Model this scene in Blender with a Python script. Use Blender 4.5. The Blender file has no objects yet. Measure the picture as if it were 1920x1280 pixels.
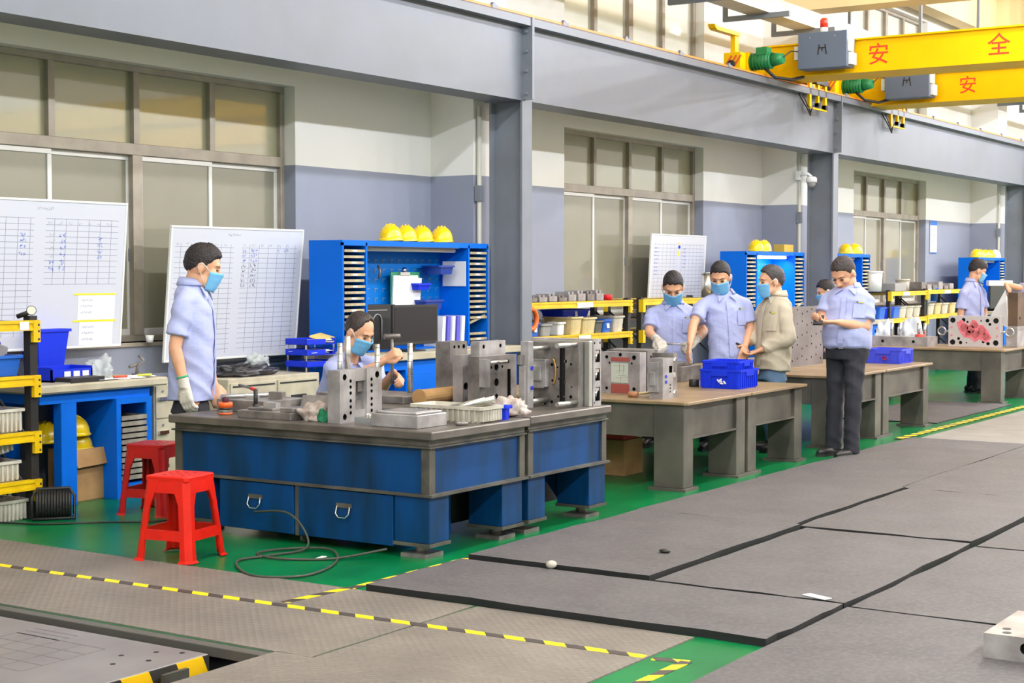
import bpy, bmesh, math, random
import numpy as np
from mathutils import Vector, Matrix, Euler, noise as mnoise

sc = bpy.context.scene
COL = sc.collection
R = math.radians
random.seed(7)

# ------------------------------------------------------------------ camera
cam_d = bpy.data.cameras.new('camera'); cam = bpy.data.objects.new('camera', cam_d); COL.objects.link(cam)
cam_d.sensor_width = 36.0; cam_d.lens = 2950.0 / 1920.0 * 36.0; cam_d.clip_start = 0.1; cam_d.clip_end = 200
YAW = R(33.2); PITCH = math.atan(128 / 2950.0)
_f = Vector((math.cos(YAW) * math.cos(PITCH), math.sin(YAW) * math.cos(PITCH), -math.sin(PITCH)))
cam.location = (0, 0, 1.57); cam.rotation_euler = _f.to_track_quat('-Z', 'Y').to_euler()
sc.camera = cam

# ------------------------------------------------------------------ world, exposure
w = bpy.data.worlds.new('world'); sc.world = w; w.use_nodes = True
w.node_tree.nodes['Background'].inputs[0].default_value = (1.0, 0.985, 0.95, 1)
w.node_tree.nodes['Background'].inputs[1].default_value = 1.5
sc.view_settings.view_transform = 'Standard'; sc.view_settings.look = 'None'
sc.view_settings.gamma = 1.0; sc.view_settings.use_curve_mapping = False
sc.view_settings.exposure = -0.1

# ------------------------------------------------------------------ the hall's lamp rows (area lights; the housings are built further down)
LAMP_Z = 6.5
LAMPS = [(-4 + 2.6 * k, y) for y in (3.7, -2.4) for k in range(18)]
for i, (x, y) in enumerate(LAMPS):
    ld = bpy.data.lights.new('lamp_light', 'POINT'); ld.shadow_soft_size = 0.09
    ld.energy = (235 if y > 0 else 400) * (1.0 + 0.55 * min(1.0, max(0.0, (x - 14.0) / 8.0))); ld.color = (0.9, 0.95, 1.06)
    lo = bpy.data.objects.new('lamp_light', ld); COL.objects.link(lo); lo.location = (x, y, LAMP_Z - 0.13)

# ------------------------------------------------------------------ materials
def lin(c):
    out = []
    for v in c[:3]:
        v /= 255.0
        out.append(v / 12.92 if v <= 0.04045 else ((v + 0.055) / 1.055) ** 2.4)
    return (*out, 1.0)
MATS = {}
def mat(name, c=(128, 128, 128), rough=0.5, metal=0.0, var=0.0, scale=8.0, c2=None, bump=0.0, bscale=None, coat=0.0, emit=0.0, stretch=None, spec=0.5, trans=0.0, alpha=1.0, detail=4.0, lo=0.35, hi=0.68):
    if name in MATS: return MATS[name]
    m = bpy.data.materials.new(name); m.use_nodes = True; nt = m.node_tree; N = nt.nodes; L = nt.links
    b = N['Principled BSDF']
    b.inputs['Base Color'].default_value = lin(c); b.inputs['Roughness'].default_value = rough; b.inputs['Metallic'].default_value = metal
    b.inputs['Specular IOR Level'].default_value = spec
    if coat: b.inputs['Coat Weight'].default_value = coat; b.inputs['Coat Roughness'].default_value = 0.04
    if trans: b.inputs['Transmission Weight'].default_value = trans
    if alpha < 1: b.inputs['Alpha'].default_value = alpha
    if emit: b.inputs['Emission Color'].default_value = lin(c); b.inputs['Emission Strength'].default_value = emit
    if var or bump or c2:
        tc = N.new('ShaderNodeTexCoord'); vec = tc.outputs['Object']
        if stretch:
            mp = N.new('ShaderNodeMapping'); mp.inputs['Scale'].default_value = stretch; L.new(vec, mp.inputs[0]); vec = mp.outputs[0]
        ns = N.new('ShaderNodeTexNoise'); ns.inputs['Scale'].default_value = scale; ns.inputs['Detail'].default_value = detail; L.new(vec, ns.inputs[0])
        if var or c2:
            cr = N.new('ShaderNodeValToRGB'); e = cr.color_ramp.elements
            a = lin(c); d = lin(c2) if c2 else tuple(max(0, x * (1 - var)) for x in a[:3]) + (1,)
            u = a if c2 else tuple(min(1, x * (1 + var)) for x in a[:3]) + (1,)
            e[0].position = lo; e[1].position = hi; e[0].color = d; e[1].color = u
            L.new(ns.outputs[0], cr.inputs[0]); L.new(cr.outputs[0], b.inputs['Base Color'])
        if bump:
            n2 = ns
            if bscale:
                n2 = N.new('ShaderNodeTexNoise'); n2.inputs['Scale'].default_value = bscale; n2.inputs['Detail'].default_value = 3; L.new(vec, n2.inputs[0])
            bp = N.new('ShaderNodeBump'); bp.inputs['Strength'].default_value = bump; bp.inputs['Distance'].default_value = 0.02
            L.new(n2.outputs[0], bp.inputs['Height']); L.new(bp.outputs[0], b.inputs['Normal'])
    MATS[name] = m
    return m

def math_node(nt, op, a, b=None):
    n = nt.nodes.new('ShaderNodeMath'); n.operation = op
    for i, v in enumerate((a, b)):
        if v is None: continue
        if isinstance(v, (int, float)): n.inputs[i].default_value = v
        else: nt.links.new(v, n.inputs[i])
    return n.outputs[0]
def mix_col(nt, fac, a, b):
    n = nt.nodes.new('ShaderNodeMix'); n.data_type = 'RGBA'
    nt.links.new(fac, n.inputs[0])
    for i, v in ((6, a), (7, b)):
        if isinstance(v, tuple): n.inputs[i].default_value = v
        else: nt.links.new(v, n.inputs[i])
    return n.outputs[2]

# ------------------------------------------------------------------ mesh helpers
class MB:
    def __init__(s): s.v = []; s.f = []; s.s = []; s.m = []; s.mi = 0
    def add(s, vs, fs, smooth=False):
        k = len(s.v); s.v += [tuple(p) for p in vs]
        for f in fs:
            s.f.append(tuple(i + k for i in f)); s.s.append(smooth); s.m.append(s.mi)
        return s
    def box(s, x0, x1, y0, y1, z0, z1):
        s.add([(x0, y0, z0), (x1, y0, z0), (x1, y1, z0), (x0, y1, z0), (x0, y0, z1), (x1, y0, z1), (x1, y1, z1), (x0, y1, z1)],
              [(0, 3, 2, 1), (4, 5, 6, 7), (0, 1, 5, 4), (1, 2, 6, 5), (2, 3, 7, 6), (3, 0, 4, 7)]); return s
    def cbox(s, c, d): return s.box(c[0] - d[0] / 2, c[0] + d[0] / 2, c[1] - d[1] / 2, c[1] + d[1] / 2, c[2] - d[2] / 2, c[2] + d[2] / 2)
    def obox(s, c, d, rz=0.0, rx=0.0, ry=0.0):
        m = MB().cbox((0, 0, 0), d); M = Matrix.Translation(c) @ Euler((rx, ry, rz)).to_matrix().to_4x4()
        return s.add([M @ Vector(p) for p in m.v], m.f)
    def hexa(s, b4, t4):
        return s.add(list(b4) + list(t4), [(0, 3, 2, 1), (4, 5, 6, 7), (0, 1, 5, 4), (1, 2, 6, 5), (2, 3, 7, 6), (3, 0, 4, 7)])
    def cyl(s, p0, p1, r0, r1=None, n=12, caps=True, smooth=True):
        r1 = r0 if r1 is None else r1; p0 = Vector(p0); p1 = Vector(p1); d = (p1 - p0).normalized()
        a = d.orthogonal().normalized(); b = d.cross(a); vs = []
        for p, r in ((p0, r0), (p1, r1)):
            for i in range(n):
                t = 2 * math.pi * i / n; vs.append(p + (a * math.cos(t) + b * math.sin(t)) * r)
        s.add(vs, [(i, (i + 1) % n, n + (i + 1) % n, n + i) for i in range(n)], smooth)
        if caps:
            k = len(s.v) - 2 * n
            s.f.append(tuple(k + i for i in reversed(range(n)))); s.f.append(tuple(k + n + i for i in range(n))); s.s += [False, False]; s.m += [s.mi] * 2
        return s
    def tube(s, pts, r, n=8, closed=False):
        P = [Vector(p) for p in pts]; k = len(s.v); m = len(P); prev = None
        for i, p in enumerate(P):
            if closed: t = P[(i + 1) % m] - P[i - 1]
            else: t = P[min(i + 1, m - 1)] - P[max(i - 1, 0)]
            t.normalize()
            a = (t.orthogonal() if prev is None else prev - t * prev.dot(t)).normalized(); prev = a; b = t.cross(a)
            rr = r[i] if isinstance(r, (list, tuple)) else r
            s.v += [tuple(p + (a * math.cos(2 * math.pi * j / n) + b * math.sin(2 * math.pi * j / n)) * rr) for j in range(n)]
        for i in range(m if closed else m - 1):
            q = (i + 1) % m
            for j in range(n):
                s.f.append((k + i * n + j, k + i * n + (j + 1) % n, k + q * n + (j + 1) % n, k + q * n + j)); s.s.append(True); s.m.append(s.mi)
        if not closed:
            s.f.append(tuple(k + j for j in reversed(range(n)))); s.f.append(tuple(k + (m - 1) * n + j for j in range(n))); s.s += [False] * 2; s.m += [s.mi] * 2
        return s
    def lathe(s, prof, c=(0, 0, 0), n=20, sx=1.0, sy=1.0, M=None):
        vs = []; fs = []; m = len(prof)
        for (r, z) in prof:
            for j in range(n):
                t = 2 * math.pi * j / n; p = Vector((r * math.cos(t) * sx, r * math.sin(t) * sy, z))
                if M: p = M @ p
                vs.append(p + Vector(c))
        for i in range(m - 1):
            for j in range(n): fs.append((i * n + j, i * n + (j + 1) % n, (i + 1) * n + (j + 1) % n, (i + 1) * n + j))
        s.add(vs, fs, True)
        k = len(s.v) - len(vs)
        s.f.append(tuple(k + j for j in reversed(range(n)))); s.f.append(tuple(k + (m - 1) * n + j for j in range(n))); s.s += [False] * 2; s.m += [s.mi] * 2
        return s
    def ell(s, c, r, n=16, m=10, M=None):
        prof = [(math.sin(math.pi * i / m), -math.cos(math.pi * i / m)) for i in range(m + 1)]
        prof[0] = (0.001, -1); prof[-1] = (0.001, 1)
        MM = Matrix.Diagonal((r[0], r[1], r[2])).to_3x3()
        if M: MM = M.to_3x3() @ MM
        return s.lathe(prof, c, n, M=MM)
    def prism(s, poly, axis, lo, hi):
        def P(a, b, h): return {'x': (h, a, b), 'y': (a, h, b), 'z': (a, b, h)}[axis]
        n = len(poly); vs = [P(a, b, lo) for a, b in poly] + [P(a, b, hi) for a, b in poly]
        return s.add(vs, [tuple(reversed(range(n))), tuple(range(n, 2 * n))] + [(i, (i + 1) % n, n + (i + 1) % n, n + i) for i in range(n)])
    def xf(s, M, k0=0):
        for i in range(k0, len(s.v)): s.v[i] = tuple(M @ Vector(s.v[i]))
        return s
    def mesh(s, name, mats, bevel=0.0, fix=True):
        me = bpy.data.meshes.new(name); me.from_pydata([tuple(p) for p in s.v], [], s.f)
        for p, sm, mi in zip(me.polygons, s.s, s.m): p.use_smooth = sm; p.material_index = mi
        for m in (mats if isinstance(mats, (list, tuple)) else [mats]): me.materials.append(m)
        if fix or bevel:
            bm = bmesh.new(); bm.from_mesh(me)
            bmesh.ops.recalc_face_normals(bm, faces=bm.faces)
            if bevel:
                es = [e for e in bm.edges if len(e.link_faces) == 2 and e.calc_face_angle(0) > 0.9]
                try: bmesh.ops.bevel(bm, geom=es, offset=bevel, segments=1, affect='EDGES', clamp_overlap=True)
                except Exception: pass
            bm.to_mesh(me); bm.free()
        me.update(); return me
    def build(s, name, mats, parent=None, bevel=0.0, loc=None, fix=True):
        o = bpy.data.objects.new(name, s.mesh(name, mats, bevel, fix)); COL.objects.link(o)
        if parent is not None: o.parent = parent
        if loc is not None: o.location = loc
        return o

def tag(o, label=None, cat=None, group=None, kind=None):
    if label: o['label'] = label
    if cat: o['category'] = cat
    if group: o['group'] = group
    if kind: o['kind'] = kind
    return o
def thing(name, label, cat, loc=(0, 0, 0), rz=0.0, group=None):
    o = bpy.data.objects.new(name, None); COL.objects.link(o); o.location = loc; o.rotation_euler = (0, 0, rz); o.empty_display_size = 0.1
    return tag(o, label, cat, group)
def struct(name, loc=(0, 0, 0)):
    o = bpy.data.objects.new(name, None); COL.objects.link(o); o.location = loc; o['kind'] = 'structure'; return o
def link_mesh(name, me, parent=None, loc=(0, 0, 0), rot=None):
    o = bpy.data.objects.new(name, me); COL.objects.link(o); o.location = loc
    if rot is not None: o.rotation_euler = rot
    if parent is not None: o.parent = parent
    return o
def dup(root, loc, rz=None, label=None, group=None):
    r = root.copy(); COL.objects.link(r); r.location = loc
    if rz is not None: r.rotation_euler = (r.rotation_euler[0], r.rotation_euler[1], rz)
    if label: r['label'] = label
    if group: r['group'] = group
    for ch in list(root.children):
        c = ch.copy(); COL.objects.link(c); c.parent = r
        for g in list(ch.children):
            d = g.copy(); COL.objects.link(d); d.parent = c
    return r
def box1(name, m, x0, x1, y0, y1, z0, z1, parent=None, bevel=0.0): return MB().box(x0, x1, y0, y1, z0, z1).build(name, m, parent, bevel)

def holed(mb, O, U, V, Nn, w, h, t, holes=(), rects=(), depth=0.03, inner=None):
    """plate spanned by U (width w) and V (height h), front face at O looking along Nn, body going back t; real blind holes"""
    O = Vector(O); U = Vector(U); V = Vector(V); Nn = Vector(Nn)
    bm = bmesh.new(); loops = []
    def loop(pts):
        vs = [bm.verts.new((a, b, 0)) for a, b in pts]
        for i in range(len(vs)): bm.edges.new((vs[i], vs[(i + 1) % len(vs)]))
        loops.append(pts)
    loop([(0, 0), (w, 0), (w, h), (0, h)])
    for hh in holes:
        cx, cy, r = hh[:3]; loop([(cx + r * math.cos(2 * math.pi * i / 14), cy + r * math.sin(2 * math.pi * i / 14)) for i in range(14)])
    for (a, b, c, d) in rects: loop([(a, b), (c, b), (c, d), (a, d)])
    bmesh.ops.triangle_fill(bm, edges=bm.edges[:], use_beauty=True, use_dissolve=False)
    bm.verts.index_update(); base = mb.mi
    W = lambda a, b, d: O + U * a + V * b - Nn * d
    mb.add([W(v.co.x, v.co.y, 0) for v in bm.verts], [tuple(v.index for v in f.verts) for f in bm.faces])
    bm.free()
    c = [(0, 0), (w, 0), (w, h), (0, h)]
    mb.add([W(a, b, 0) for a, b in c] + [W(a, b, t) for a, b in c], [(4, 5, 6, 7), (0, 1, 5, 4), (1, 2, 6, 5), (2, 3, 7, 6), (3, 0, 4, 7)])
    for i, pts in enumerate(loops[1:]):
        n = len(pts); dd = depth
        if i < len(holes) and len(holes[i]) > 3: dd = holes[i][3]
        if inner is not None: mb.mi = inner
        mb.add([W(a, b, 0) for a, b in pts] + [W(a, b, dd) for a, b in pts], [(j, (j + 1) % n, n + (j + 1) % n, n + j) for j in range(n)] + [tuple(range(n, 2 * n))])
        mb.mi = base
    return mb
# ================================================================== the setting
def two_tone(name, low, high, zsplit, rough=0.6):
    m = bpy.data.materials.new(name); m.use_nodes = True; nt = m.node_tree; b = nt.nodes['Principled BSDF']
    g = nt.nodes.new('ShaderNodeNewGeometry'); sp = nt.nodes.new('ShaderNodeSeparateXYZ'); nt.links.new(g.outputs['Position'], sp.inputs[0])
    ns = nt.nodes.new('ShaderNodeTexNoise'); ns.inputs['Scale'].default_value = 1.3; ns.inputs['Detail'].default_value = 5; nt.links.new(g.outputs['Position'], ns.inputs[0])
    f = math_node(nt, 'GREATER_THAN', sp.outputs[2], zsplit)
    def dim(c, k): return tuple(x * k for x in lin(c)[:3]) + (1,)
    A = mix_col(nt, ns.outputs[0], dim(low, 0.9), dim(low, 1.08)); B = mix_col(nt, ns.outputs[0], dim(high, 0.93), dim(high, 1.02))
    nt.links.new(mix_col(nt, f, A, B), b.inputs['Base Color']); b.inputs['Roughness'].default_value = rough
    return m
M_wall = two_tone('wall_paint', (142, 147, 164), (236, 234, 228), 2.5)
M_green = mat('green_epoxy', (2, 124, 66), 0.3, var=0.18, scale=2.2, c2=(2, 104, 56), spec=0.35, bump=0.02)
M_conc = mat('aisle_concrete', (140, 136, 132), 0.55, var=0.1, scale=3)
M_ceil = mat('ceiling_paint', (228, 206, 160), 0.8, var=0.05, scale=1.2)
M_beam = mat('girder_grey_paint', (110, 114, 124), 0.45, var=0.07, scale=1.1, c2=(104, 107, 113), lo=0.25, hi=0.5)
M_col = mat('column_grey_paint', (122, 127, 137), 0.5, var=0.1, scale=2.0)
M_alu = mat('window_frame_alloy', (160, 150, 136), 0.45, 0.2, var=0.12, scale=6)
M_aluw = mat('sash_alloy', (214, 212, 208), 0.4, 0.2)
M_black = mat('black_rubber', (24, 24, 26), 0.7)
M_dark = mat('dark_gap', (22, 22, 24), 0.8)

def floor_piece(nm, x0, x1, y0, y1, z0, z1, m):
    o = box1(nm, m, x0, x1, y0, y1, z0, z1); o['kind'] = 'structure'; return o
fl = struct('floor')
fm = MB().box(4.86, 46, -12, 9.0, -0.1, 0).box(-6, 4.86, -12, 4.36, -0.1, 0).box(-6, 2.2, 4.36, 9.0, -0.1, 0); fm.m = [0 if i % 6 == 1 else 1 for i in range(18)]; fm.build('floor_slab', [M_green, M_dark], fl)
MB().box(2.2, 4.86, 4.36, 9.0, -0.62, -0.55).box(4.86, 4.9, 4.3, 9.0, -0.6, -0.1).box(2.2, 4.86, 4.3, 4.36, -0.6, -0.1).box(2.14, 2.2, 4.36, 9, -0.6, -0.1).build('pit_lining', M_dark, fl)
floor_piece('floor_aisle', 14.42, 46, -12, 4.92, 0.0, 0.006, M_conc)

# back wall with window openings
WIN = [(6.93, 10.35), (14.80, 18.22), (23.47, 26.9)]; ZS, ZT = 1.04, 3.17; UZ0, UZ1 = 4.15, 5.9
wl = struct('wall_back')
mb = MB(); xs = [-6] + [v for ww in WIN for v in ww] + [46]
mb.box(-6, 46, 9.0, 9.24, 0, ZS); mb.box(-6, 46, 9.0, 9.24, ZT, UZ0); mb.box(-6, 46, 9.0, 9.24, UZ1, 7.0)
for i in range(0, len(xs), 2):
    mb.box(xs[i], xs[i + 1], 9.0, 9.24, ZS, ZT); mb.box(xs[i], xs[i + 1], 9.0, 9.24, UZ0, UZ1)
mb.build('wall_masonry', M_wall, wl)
COLX = [4.70, 12.40, 20.11, 29.5]
for x in COLX:
    MB().box(x - 0.08, x + 0.5, 8.5, 9.0, 0, 7.0).build('pilaster', M_wall, wl)
for nm, a in (('wall_far', (46, 46.2, -12, 9.2)), ('wall_near', (-6.2, -6, -12, 9.2)), ('wall_right', (-6.2, 46.2, -12.2, -12))):
    o = box1(nm, mat('hall_far_paint', (226, 223, 216), 0.7), *a, 0, 7.0); o['kind'] = 'structure'
ce = struct('ceiling')
MB().box(-6, 46, -12, 9.2, 7.0, 7.15).build('ceiling_slab', M_ceil, ce)
for x in COLX + [-3, 37.3]:
    MB().box(x - 0.1, x + 0.35, -12, 4.6, 6.6, 7.0).box(x - 0.1, x + 0.35, 4.6, 9.0, 5.1, 7.0).build('ceiling_beam', M_ceil, ce)
for y in (8.55,):
    MB().box(-6, 46, y, y + 0.3, 5.95, 7.0).build('ceiling_edge_beam', M_ceil, ce)

# windows
def glass_mat():
    m = mat('frosted_film_glass', (136, 132, 112), 0.38, var=0.06, scale=0.9, coat=1.0)
    return m
M_glass = glass_mat()
M_glass_top = mat('film_glass_reflection_tone', (158, 154, 122), 0.3, var=0.06, scale=0.9, coat=1.0, spec=1.0)  # same film glass; paler, yellower base paints in the top row's reflection
M_glass_up = mat('upper_window_glass', (250, 248, 236), 0.12, trans=0.85, spec=0.4)
def window(nm, x0, x1, z0, z1, transom=True):
    w_ = struct(nm, (x0, 9.12, z0)); W = x1 - x0; H = z1 - z0; t = 0.05
    f = MB().box(0, W, 0, 0.08, 0, t).box(0, W, 0, 0.08, H - t, H).box(0, t, 0, 0.08, t, H - t).box(W - t, W, 0, 0.08, t, H - t)
    zt = 1.44 if transom else None
    if transom: f.box(t, W - t, -0.005, 0.085, zt, zt + 0.09)
    f.build('window_frame', M_alu, w_, 0.004)
    lowz = zt if transom else H - t
    cx = [t + (W - 2 * t) * k / 4 for k in range(5)]
    for k in (1, 2, 3):
        wdt = 0.035 if k != 2 else 0.05
        if transom: MB().box(cx[k] - 0.03, cx[k] + 0.03, 0, 0.08, zt + 0.09, H - t).build('mullion', M_alu, w_)
        if k == 2 or not transom: MB().box(cx[k] - wdt, cx[k] + wdt, -0.005, 0.085, t, lowz).build('mullion', M_alu, w_)
    G = M_glass if transom else M_glass_up
    for k in range(4):
        if transom:
            MB().box(cx[k], cx[k + 1], 0.045, 0.052, zt + 0.09, H - t).build('pane', M_glass_top, w_)
            y = 0.012 if k % 2 == 0 else 0.046; a, b = cx[k] + (0.03 if k == 2 else -0.005), cx[k + 1] - (0.03 if k == 1 else -0.005)
            s_ = MB().box(a, b, y, y + 0.03, t, t + 0.05).box(a, b, y, y + 0.03, zt - 0.04, zt).box(a, a + 0.04, y, y + 0.03, t + 0.05, zt - 0.04).box(b - 0.04, b, y, y + 0.03, t + 0.05, zt - 0.04).build('sash', M_aluw, w_, 0.003)
            MB().box(a + 0.04, b - 0.04, y + 0.012, y + 0.018, t + 0.05, zt - 0.04).build('pane', G, s_)
            hx = b - 0.03 if k % 2 else a + 0.01
            MB().box(hx, hx + 0.018, y - 0.006, y, 0.62, 0.72).build('sash_latch', M_col, s_)
        else:
            MB().box(cx[k], cx[k + 1], 0.045, 0.052, t, H - t).build('pane', G, w_)
    if transom: MB().box(-0.02, W + 0.02, -0.14, 0.02, -0.03, 0.0).build('window_sill', M_alu, w_)
    return w_
for i, (a, b) in enumerate(WIN):
    window('window_%d' % (i + 1), a, b, ZS, ZT); window('window_%d' % (i + 4), a, b, UZ0, UZ1, False)
# pale shed roof with steel trusses seen through the upper windows
M_shed = mat('shed_roof_sheet', (244, 240, 226), 0.7)
sh = thing('shed_roof', 'pale sheet roof on steel trusses outside the upper windows', 'roof', (18, 12, 5.2))
MB().add([(-14, -2.2, -0.4), (14, -2.2, -0.4), (14, 4.5, 1.9), (-14, 4.5, 1.9), (-14, -2.2, -0.36), (14, -2.2, -0.36), (14, 4.5, 1.94), (-14, 4.5, 1.94)], [(0, 3, 2, 1), (4, 5, 6, 7), (0, 1, 5, 4), (1, 2, 6, 5), (2, 3, 7, 6), (3, 0, 4, 7)]).build('roof_sheet', M_shed, sh)
M_truss = mat('truss_steel', (196, 186, 160), 0.6)
for k in range(9):
    x = -12 + k * 3.0; m_ = MB().tube([(x, -2, -0.75), (x, 4.4, 0.9)], 0.035, 6).tube([(x, -2, -0.42), (x, 4.4, 1.85)], 0.035, 6)
    for j in range(6): m_.tube([(x, -2 + j * 1.1, -0.75 + j * 0.28), (x, -1.6 + j * 1.1, -0.4 + j * 0.39)], 0.02, 5)
    m_.build('truss', M_truss, sh)
for k in range(5):
    MB().tube([(-13, -1.6 + k * 1.3, -0.28 + k * 0.44), (13, -1.6 + k * 1.3, -0.28 + k * 0.44)], 0.03, 6).build('purlin', M_truss, sh)

# columns, runway beam, rail
for i, x in enumerate(COLX):
    c = struct('column', (x, 8.0, 0))
    MB().box(0, 0.17, 0, 0.022, 0, 3.18).box(0, 0.17, 0.35, 0.372, 0, 3.18).box(0.075, 0.095, 0.022, 0.35, 0, 3.18).build('column_section', M_col, c)
    MB().box(-0.06, 0.23, -0.06, 0.43, 0, 0.02).build('base_plate', M_col, c)
BX = [-6] + [x + 0.04 for x in COLX] + [46]
for i in range(len(BX) - 1):
    a, b = BX[i] + 0.012, BX[i + 1] - 0.012
    g = struct('crane_runway_beam', (a, 8.0, 3.18)); Lb = b - a
    MB().box(0, Lb, 0, 0.33, 0, 0.68).build('beam_web', M_beam, g)
    MB().box(0, Lb, -0.1, 0.43, 0.68, 0.75).build('top_flange', M_beam, g)
    if i > 0:
        MB().box(-0.05, -0.012, -0.11, 0.43, 0.005, 0.76).build('splice_plate', M_col, g)
    if i < len(BX) - 2:
        for z in (0.06, 0.27, 0.45, 0.63):
            MB().cyl((Lb - 0.05, -0.05, z), (Lb + 0.0, -0.05, z), 0.016, n=6, smooth=False).build('bolt', M_col, g)
M_rail = mat('rail_steel', (92, 74, 66), 0.5, 0.5, var=0.2, scale=9)
M_orange = mat('conductor_orange', (238, 140, 48), 0.5)
rl = struct('trim_1', (-6, 8.0, 3.93))
MB().box(0, 52, 0.13, 0.2, 0, 0.03).box(0, 52, 0.15, 0.18, 0.03, 0.06).build('crane_rail', M_rail, rl)
MB().box(0, 52, -0.085, -0.055, 0.012, 0.036).build('conductor_bar', M_orange, rl)
MB().box(0, 52, -0.1, -0.03, 0.0, 0.012).build('conductor_base', M_rail, rl)
cl = MB().box(0, 0.1, -0.095, -0.03, 0.0, 0.045).box(0.03, 0.07, -0.085, -0.055, 0.045, 0.065).mesh('clip', M_col)
for k in range(38): link_mesh('conductor_clip', cl, rl, (8 + k * 1.22, 0, 0))
# cable tray under the ceiling with hanger brackets
M_tray = mat('tray_galvanised', (178, 178, 172), 0.5, 0.3, var=0.1, scale=3)
tr = struct('trim_2', (0, 7.85, 4.70))
MB().box(10, 45, 0, 0.3, 0, 0.02).box(10, 45, 0, 0.012, 0.02, 0.2).box(10, 45, 0.288, 0.3, 0.02, 0.2).build('cable_tray', M_tray, tr)
for k in range(14):
    x = 13.3 + k * 1.45
    MB().box(x, x + 0.05, -0.25, 0.62, -0.06, 0.0).box(x, x + 0.05, 0.57, 0.62, 0.0, 0.13).box(x, x + 0.05, 0.1, 0.14, 0.2, 2.3 if k > 4 and k % 2 else 0.22).build('hanger_bracket', M_col, tr)
# conduits beside the columns
M_pipe = mat('conduit_pale', (196, 194, 182), 0.5)
for (x, y, z1) in ((12.36, 8.46, 3.15), (20.05, 8.46, 3.15), (21.0, 8.9, 3.1), (29.42, 8.46, 3.1)):
    c = struct('trim_3', (x, y, 0)); MB().cyl((0, 0, 0), (0, 0, z1), 0.022, n=8).build('conduit', M_pipe, c)
    MB().box(-0.035, 0.035, -0.03, 0.03, 2.25, 2.4).build('junction_box', M_col, c)
# wall ducts below the window
for k, (z, m_) in enumerate(((0.97, M_col), (0.9, mat('pipe_grey', (150, 160, 172), 0.4)))):
    c = struct('trim_4', (8.85, 8.95, z - 0.1)); MB().tube([(0, 0, 0), (1.5, 0, 0)], 0.022, 8).build('wall_pipe', m_, c)

# lamp housings
M_lamp_body = mat('lamp_housing', (226, 228, 230), 0.4); M_lamp_lens = mat('lamp_lens', (255, 252, 244), 0.4, emit=9.0)
lt = thing('ceiling_lamp', 'long white strip lamp hung from the hall ceiling', 'lamp', (0, 0, LAMP_Z), group='hall ceiling strip lamps')
MB().box(-1.25, 1.25, -0.14, 0.14, 0.0, 0.07).build('housing', M_lamp_body, lt, 0.01)
MB().box(-1.22, 1.22, -0.115, 0.115, -0.02, 0.0).build('lens', M_lamp_lens, lt)
MB().cyl((-1, 0, 0.07), (-1, 0, 0.5), 0.006, n=5).cyl((1, 0, 0.07), (1, 0, 0.5), 0.006, n=5).build('suspension_rod', M_lamp_body, lt)
for i, (x, y) in enumerate(LAMPS):
    if i == 0: lt.location = (x, y, LAMP_Z)
    else: dup(lt, (x, y, LAMP_Z))

# floor plates, mats, tape
def plate_mat():
    m = mat('tread_plate', (132, 122, 114), 0.55, 0.05, var=0.12, scale=1.7, c2=(112, 104, 98))
    nt = m.node_tree; b = nt.nodes['Principled BSDF']; tc = nt.nodes.new('ShaderNodeTexCoord'); mp = nt.nodes.new('ShaderNodeMapping'); mp.inputs['Scale'].default_value = (30, 30, 30); mp.inputs['Rotation'].default_value = (0, 0, R(45))
    nt.links.new(tc.outputs['Object'], mp.inputs[0]); br = nt.nodes.new('ShaderNodeTexVoronoi'); br.inputs['Scale'].default_value = 1.0; br.inputs['Randomness'].default_value = 0.0; nt.links.new(mp.outputs[0], br.inputs[0])
    bp = nt.nodes.new('ShaderNodeBump'); bp.inputs['Strength'].default_value = 0.5; bp.inputs['Distance'].default_value = 0.01; nt.links.new(br.outputs['Distance'], bp.inputs['Height']); nt.links.new(bp.outputs[0], b.inputs['Normal'])
    return m
M_tread = plate_mat()
M_mat = mat('worn_rubber_mat', (90, 86, 88), 0.62, var=0.1, scale=2.5, c2=(78, 74, 77), bump=0.08, bscale=26)
M_mat2 = mat('worn_rubber_sheet', (86, 81, 83), 0.62, scale=2.2, c2=(72, 68, 71), bump=0.08, bscale=24)
def scuffs(m):
    """dark scuff streaks and specks on a rubber surface"""
    nt = m.node_tree; b = nt.nodes['Principled BSDF']; src = b.inputs['Base Color'].links[0].from_socket
    tc = nt.nodes.new('ShaderNodeTexCoord'); mp = nt.nodes.new('ShaderNodeMapping'); mp.inputs['Scale'].default_value = (24, 5, 1); nt.links.new(tc.outputs['Object'], mp.inputs[0])
    n1 = nt.nodes.new('ShaderNodeTexNoise'); n1.inputs['Scale'].default_value = 1.6; n1.inputs['Detail'].default_value = 6; nt.links.new(mp.outputs[0], n1.inputs[0])
    f = math_node(nt, 'MULTIPLY', math_node(nt, 'GREATER_THAN', n1.outputs[0], 0.665), 0.6)
    n2 = nt.nodes.new('ShaderNodeTexNoise'); n2.inputs['Scale'].default_value = 45; nt.links.new(tc.outputs['Object'], n2.inputs[0])
    g = math_node(nt, 'MULTIPLY', math_node(nt, 'SUBTRACT', n2.outputs[0], 0.42), 0.9)
    c1 = mix_col(nt, f, src, lin((48, 45, 46))); nt.links.new(mix_col(nt, math_node(nt, 'MAXIMUM', g, 0.0), c1, lin((128, 122, 122))), b.inputs['Base Color'])
scuffs(M_mat); scuffs(M_mat2)
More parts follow.
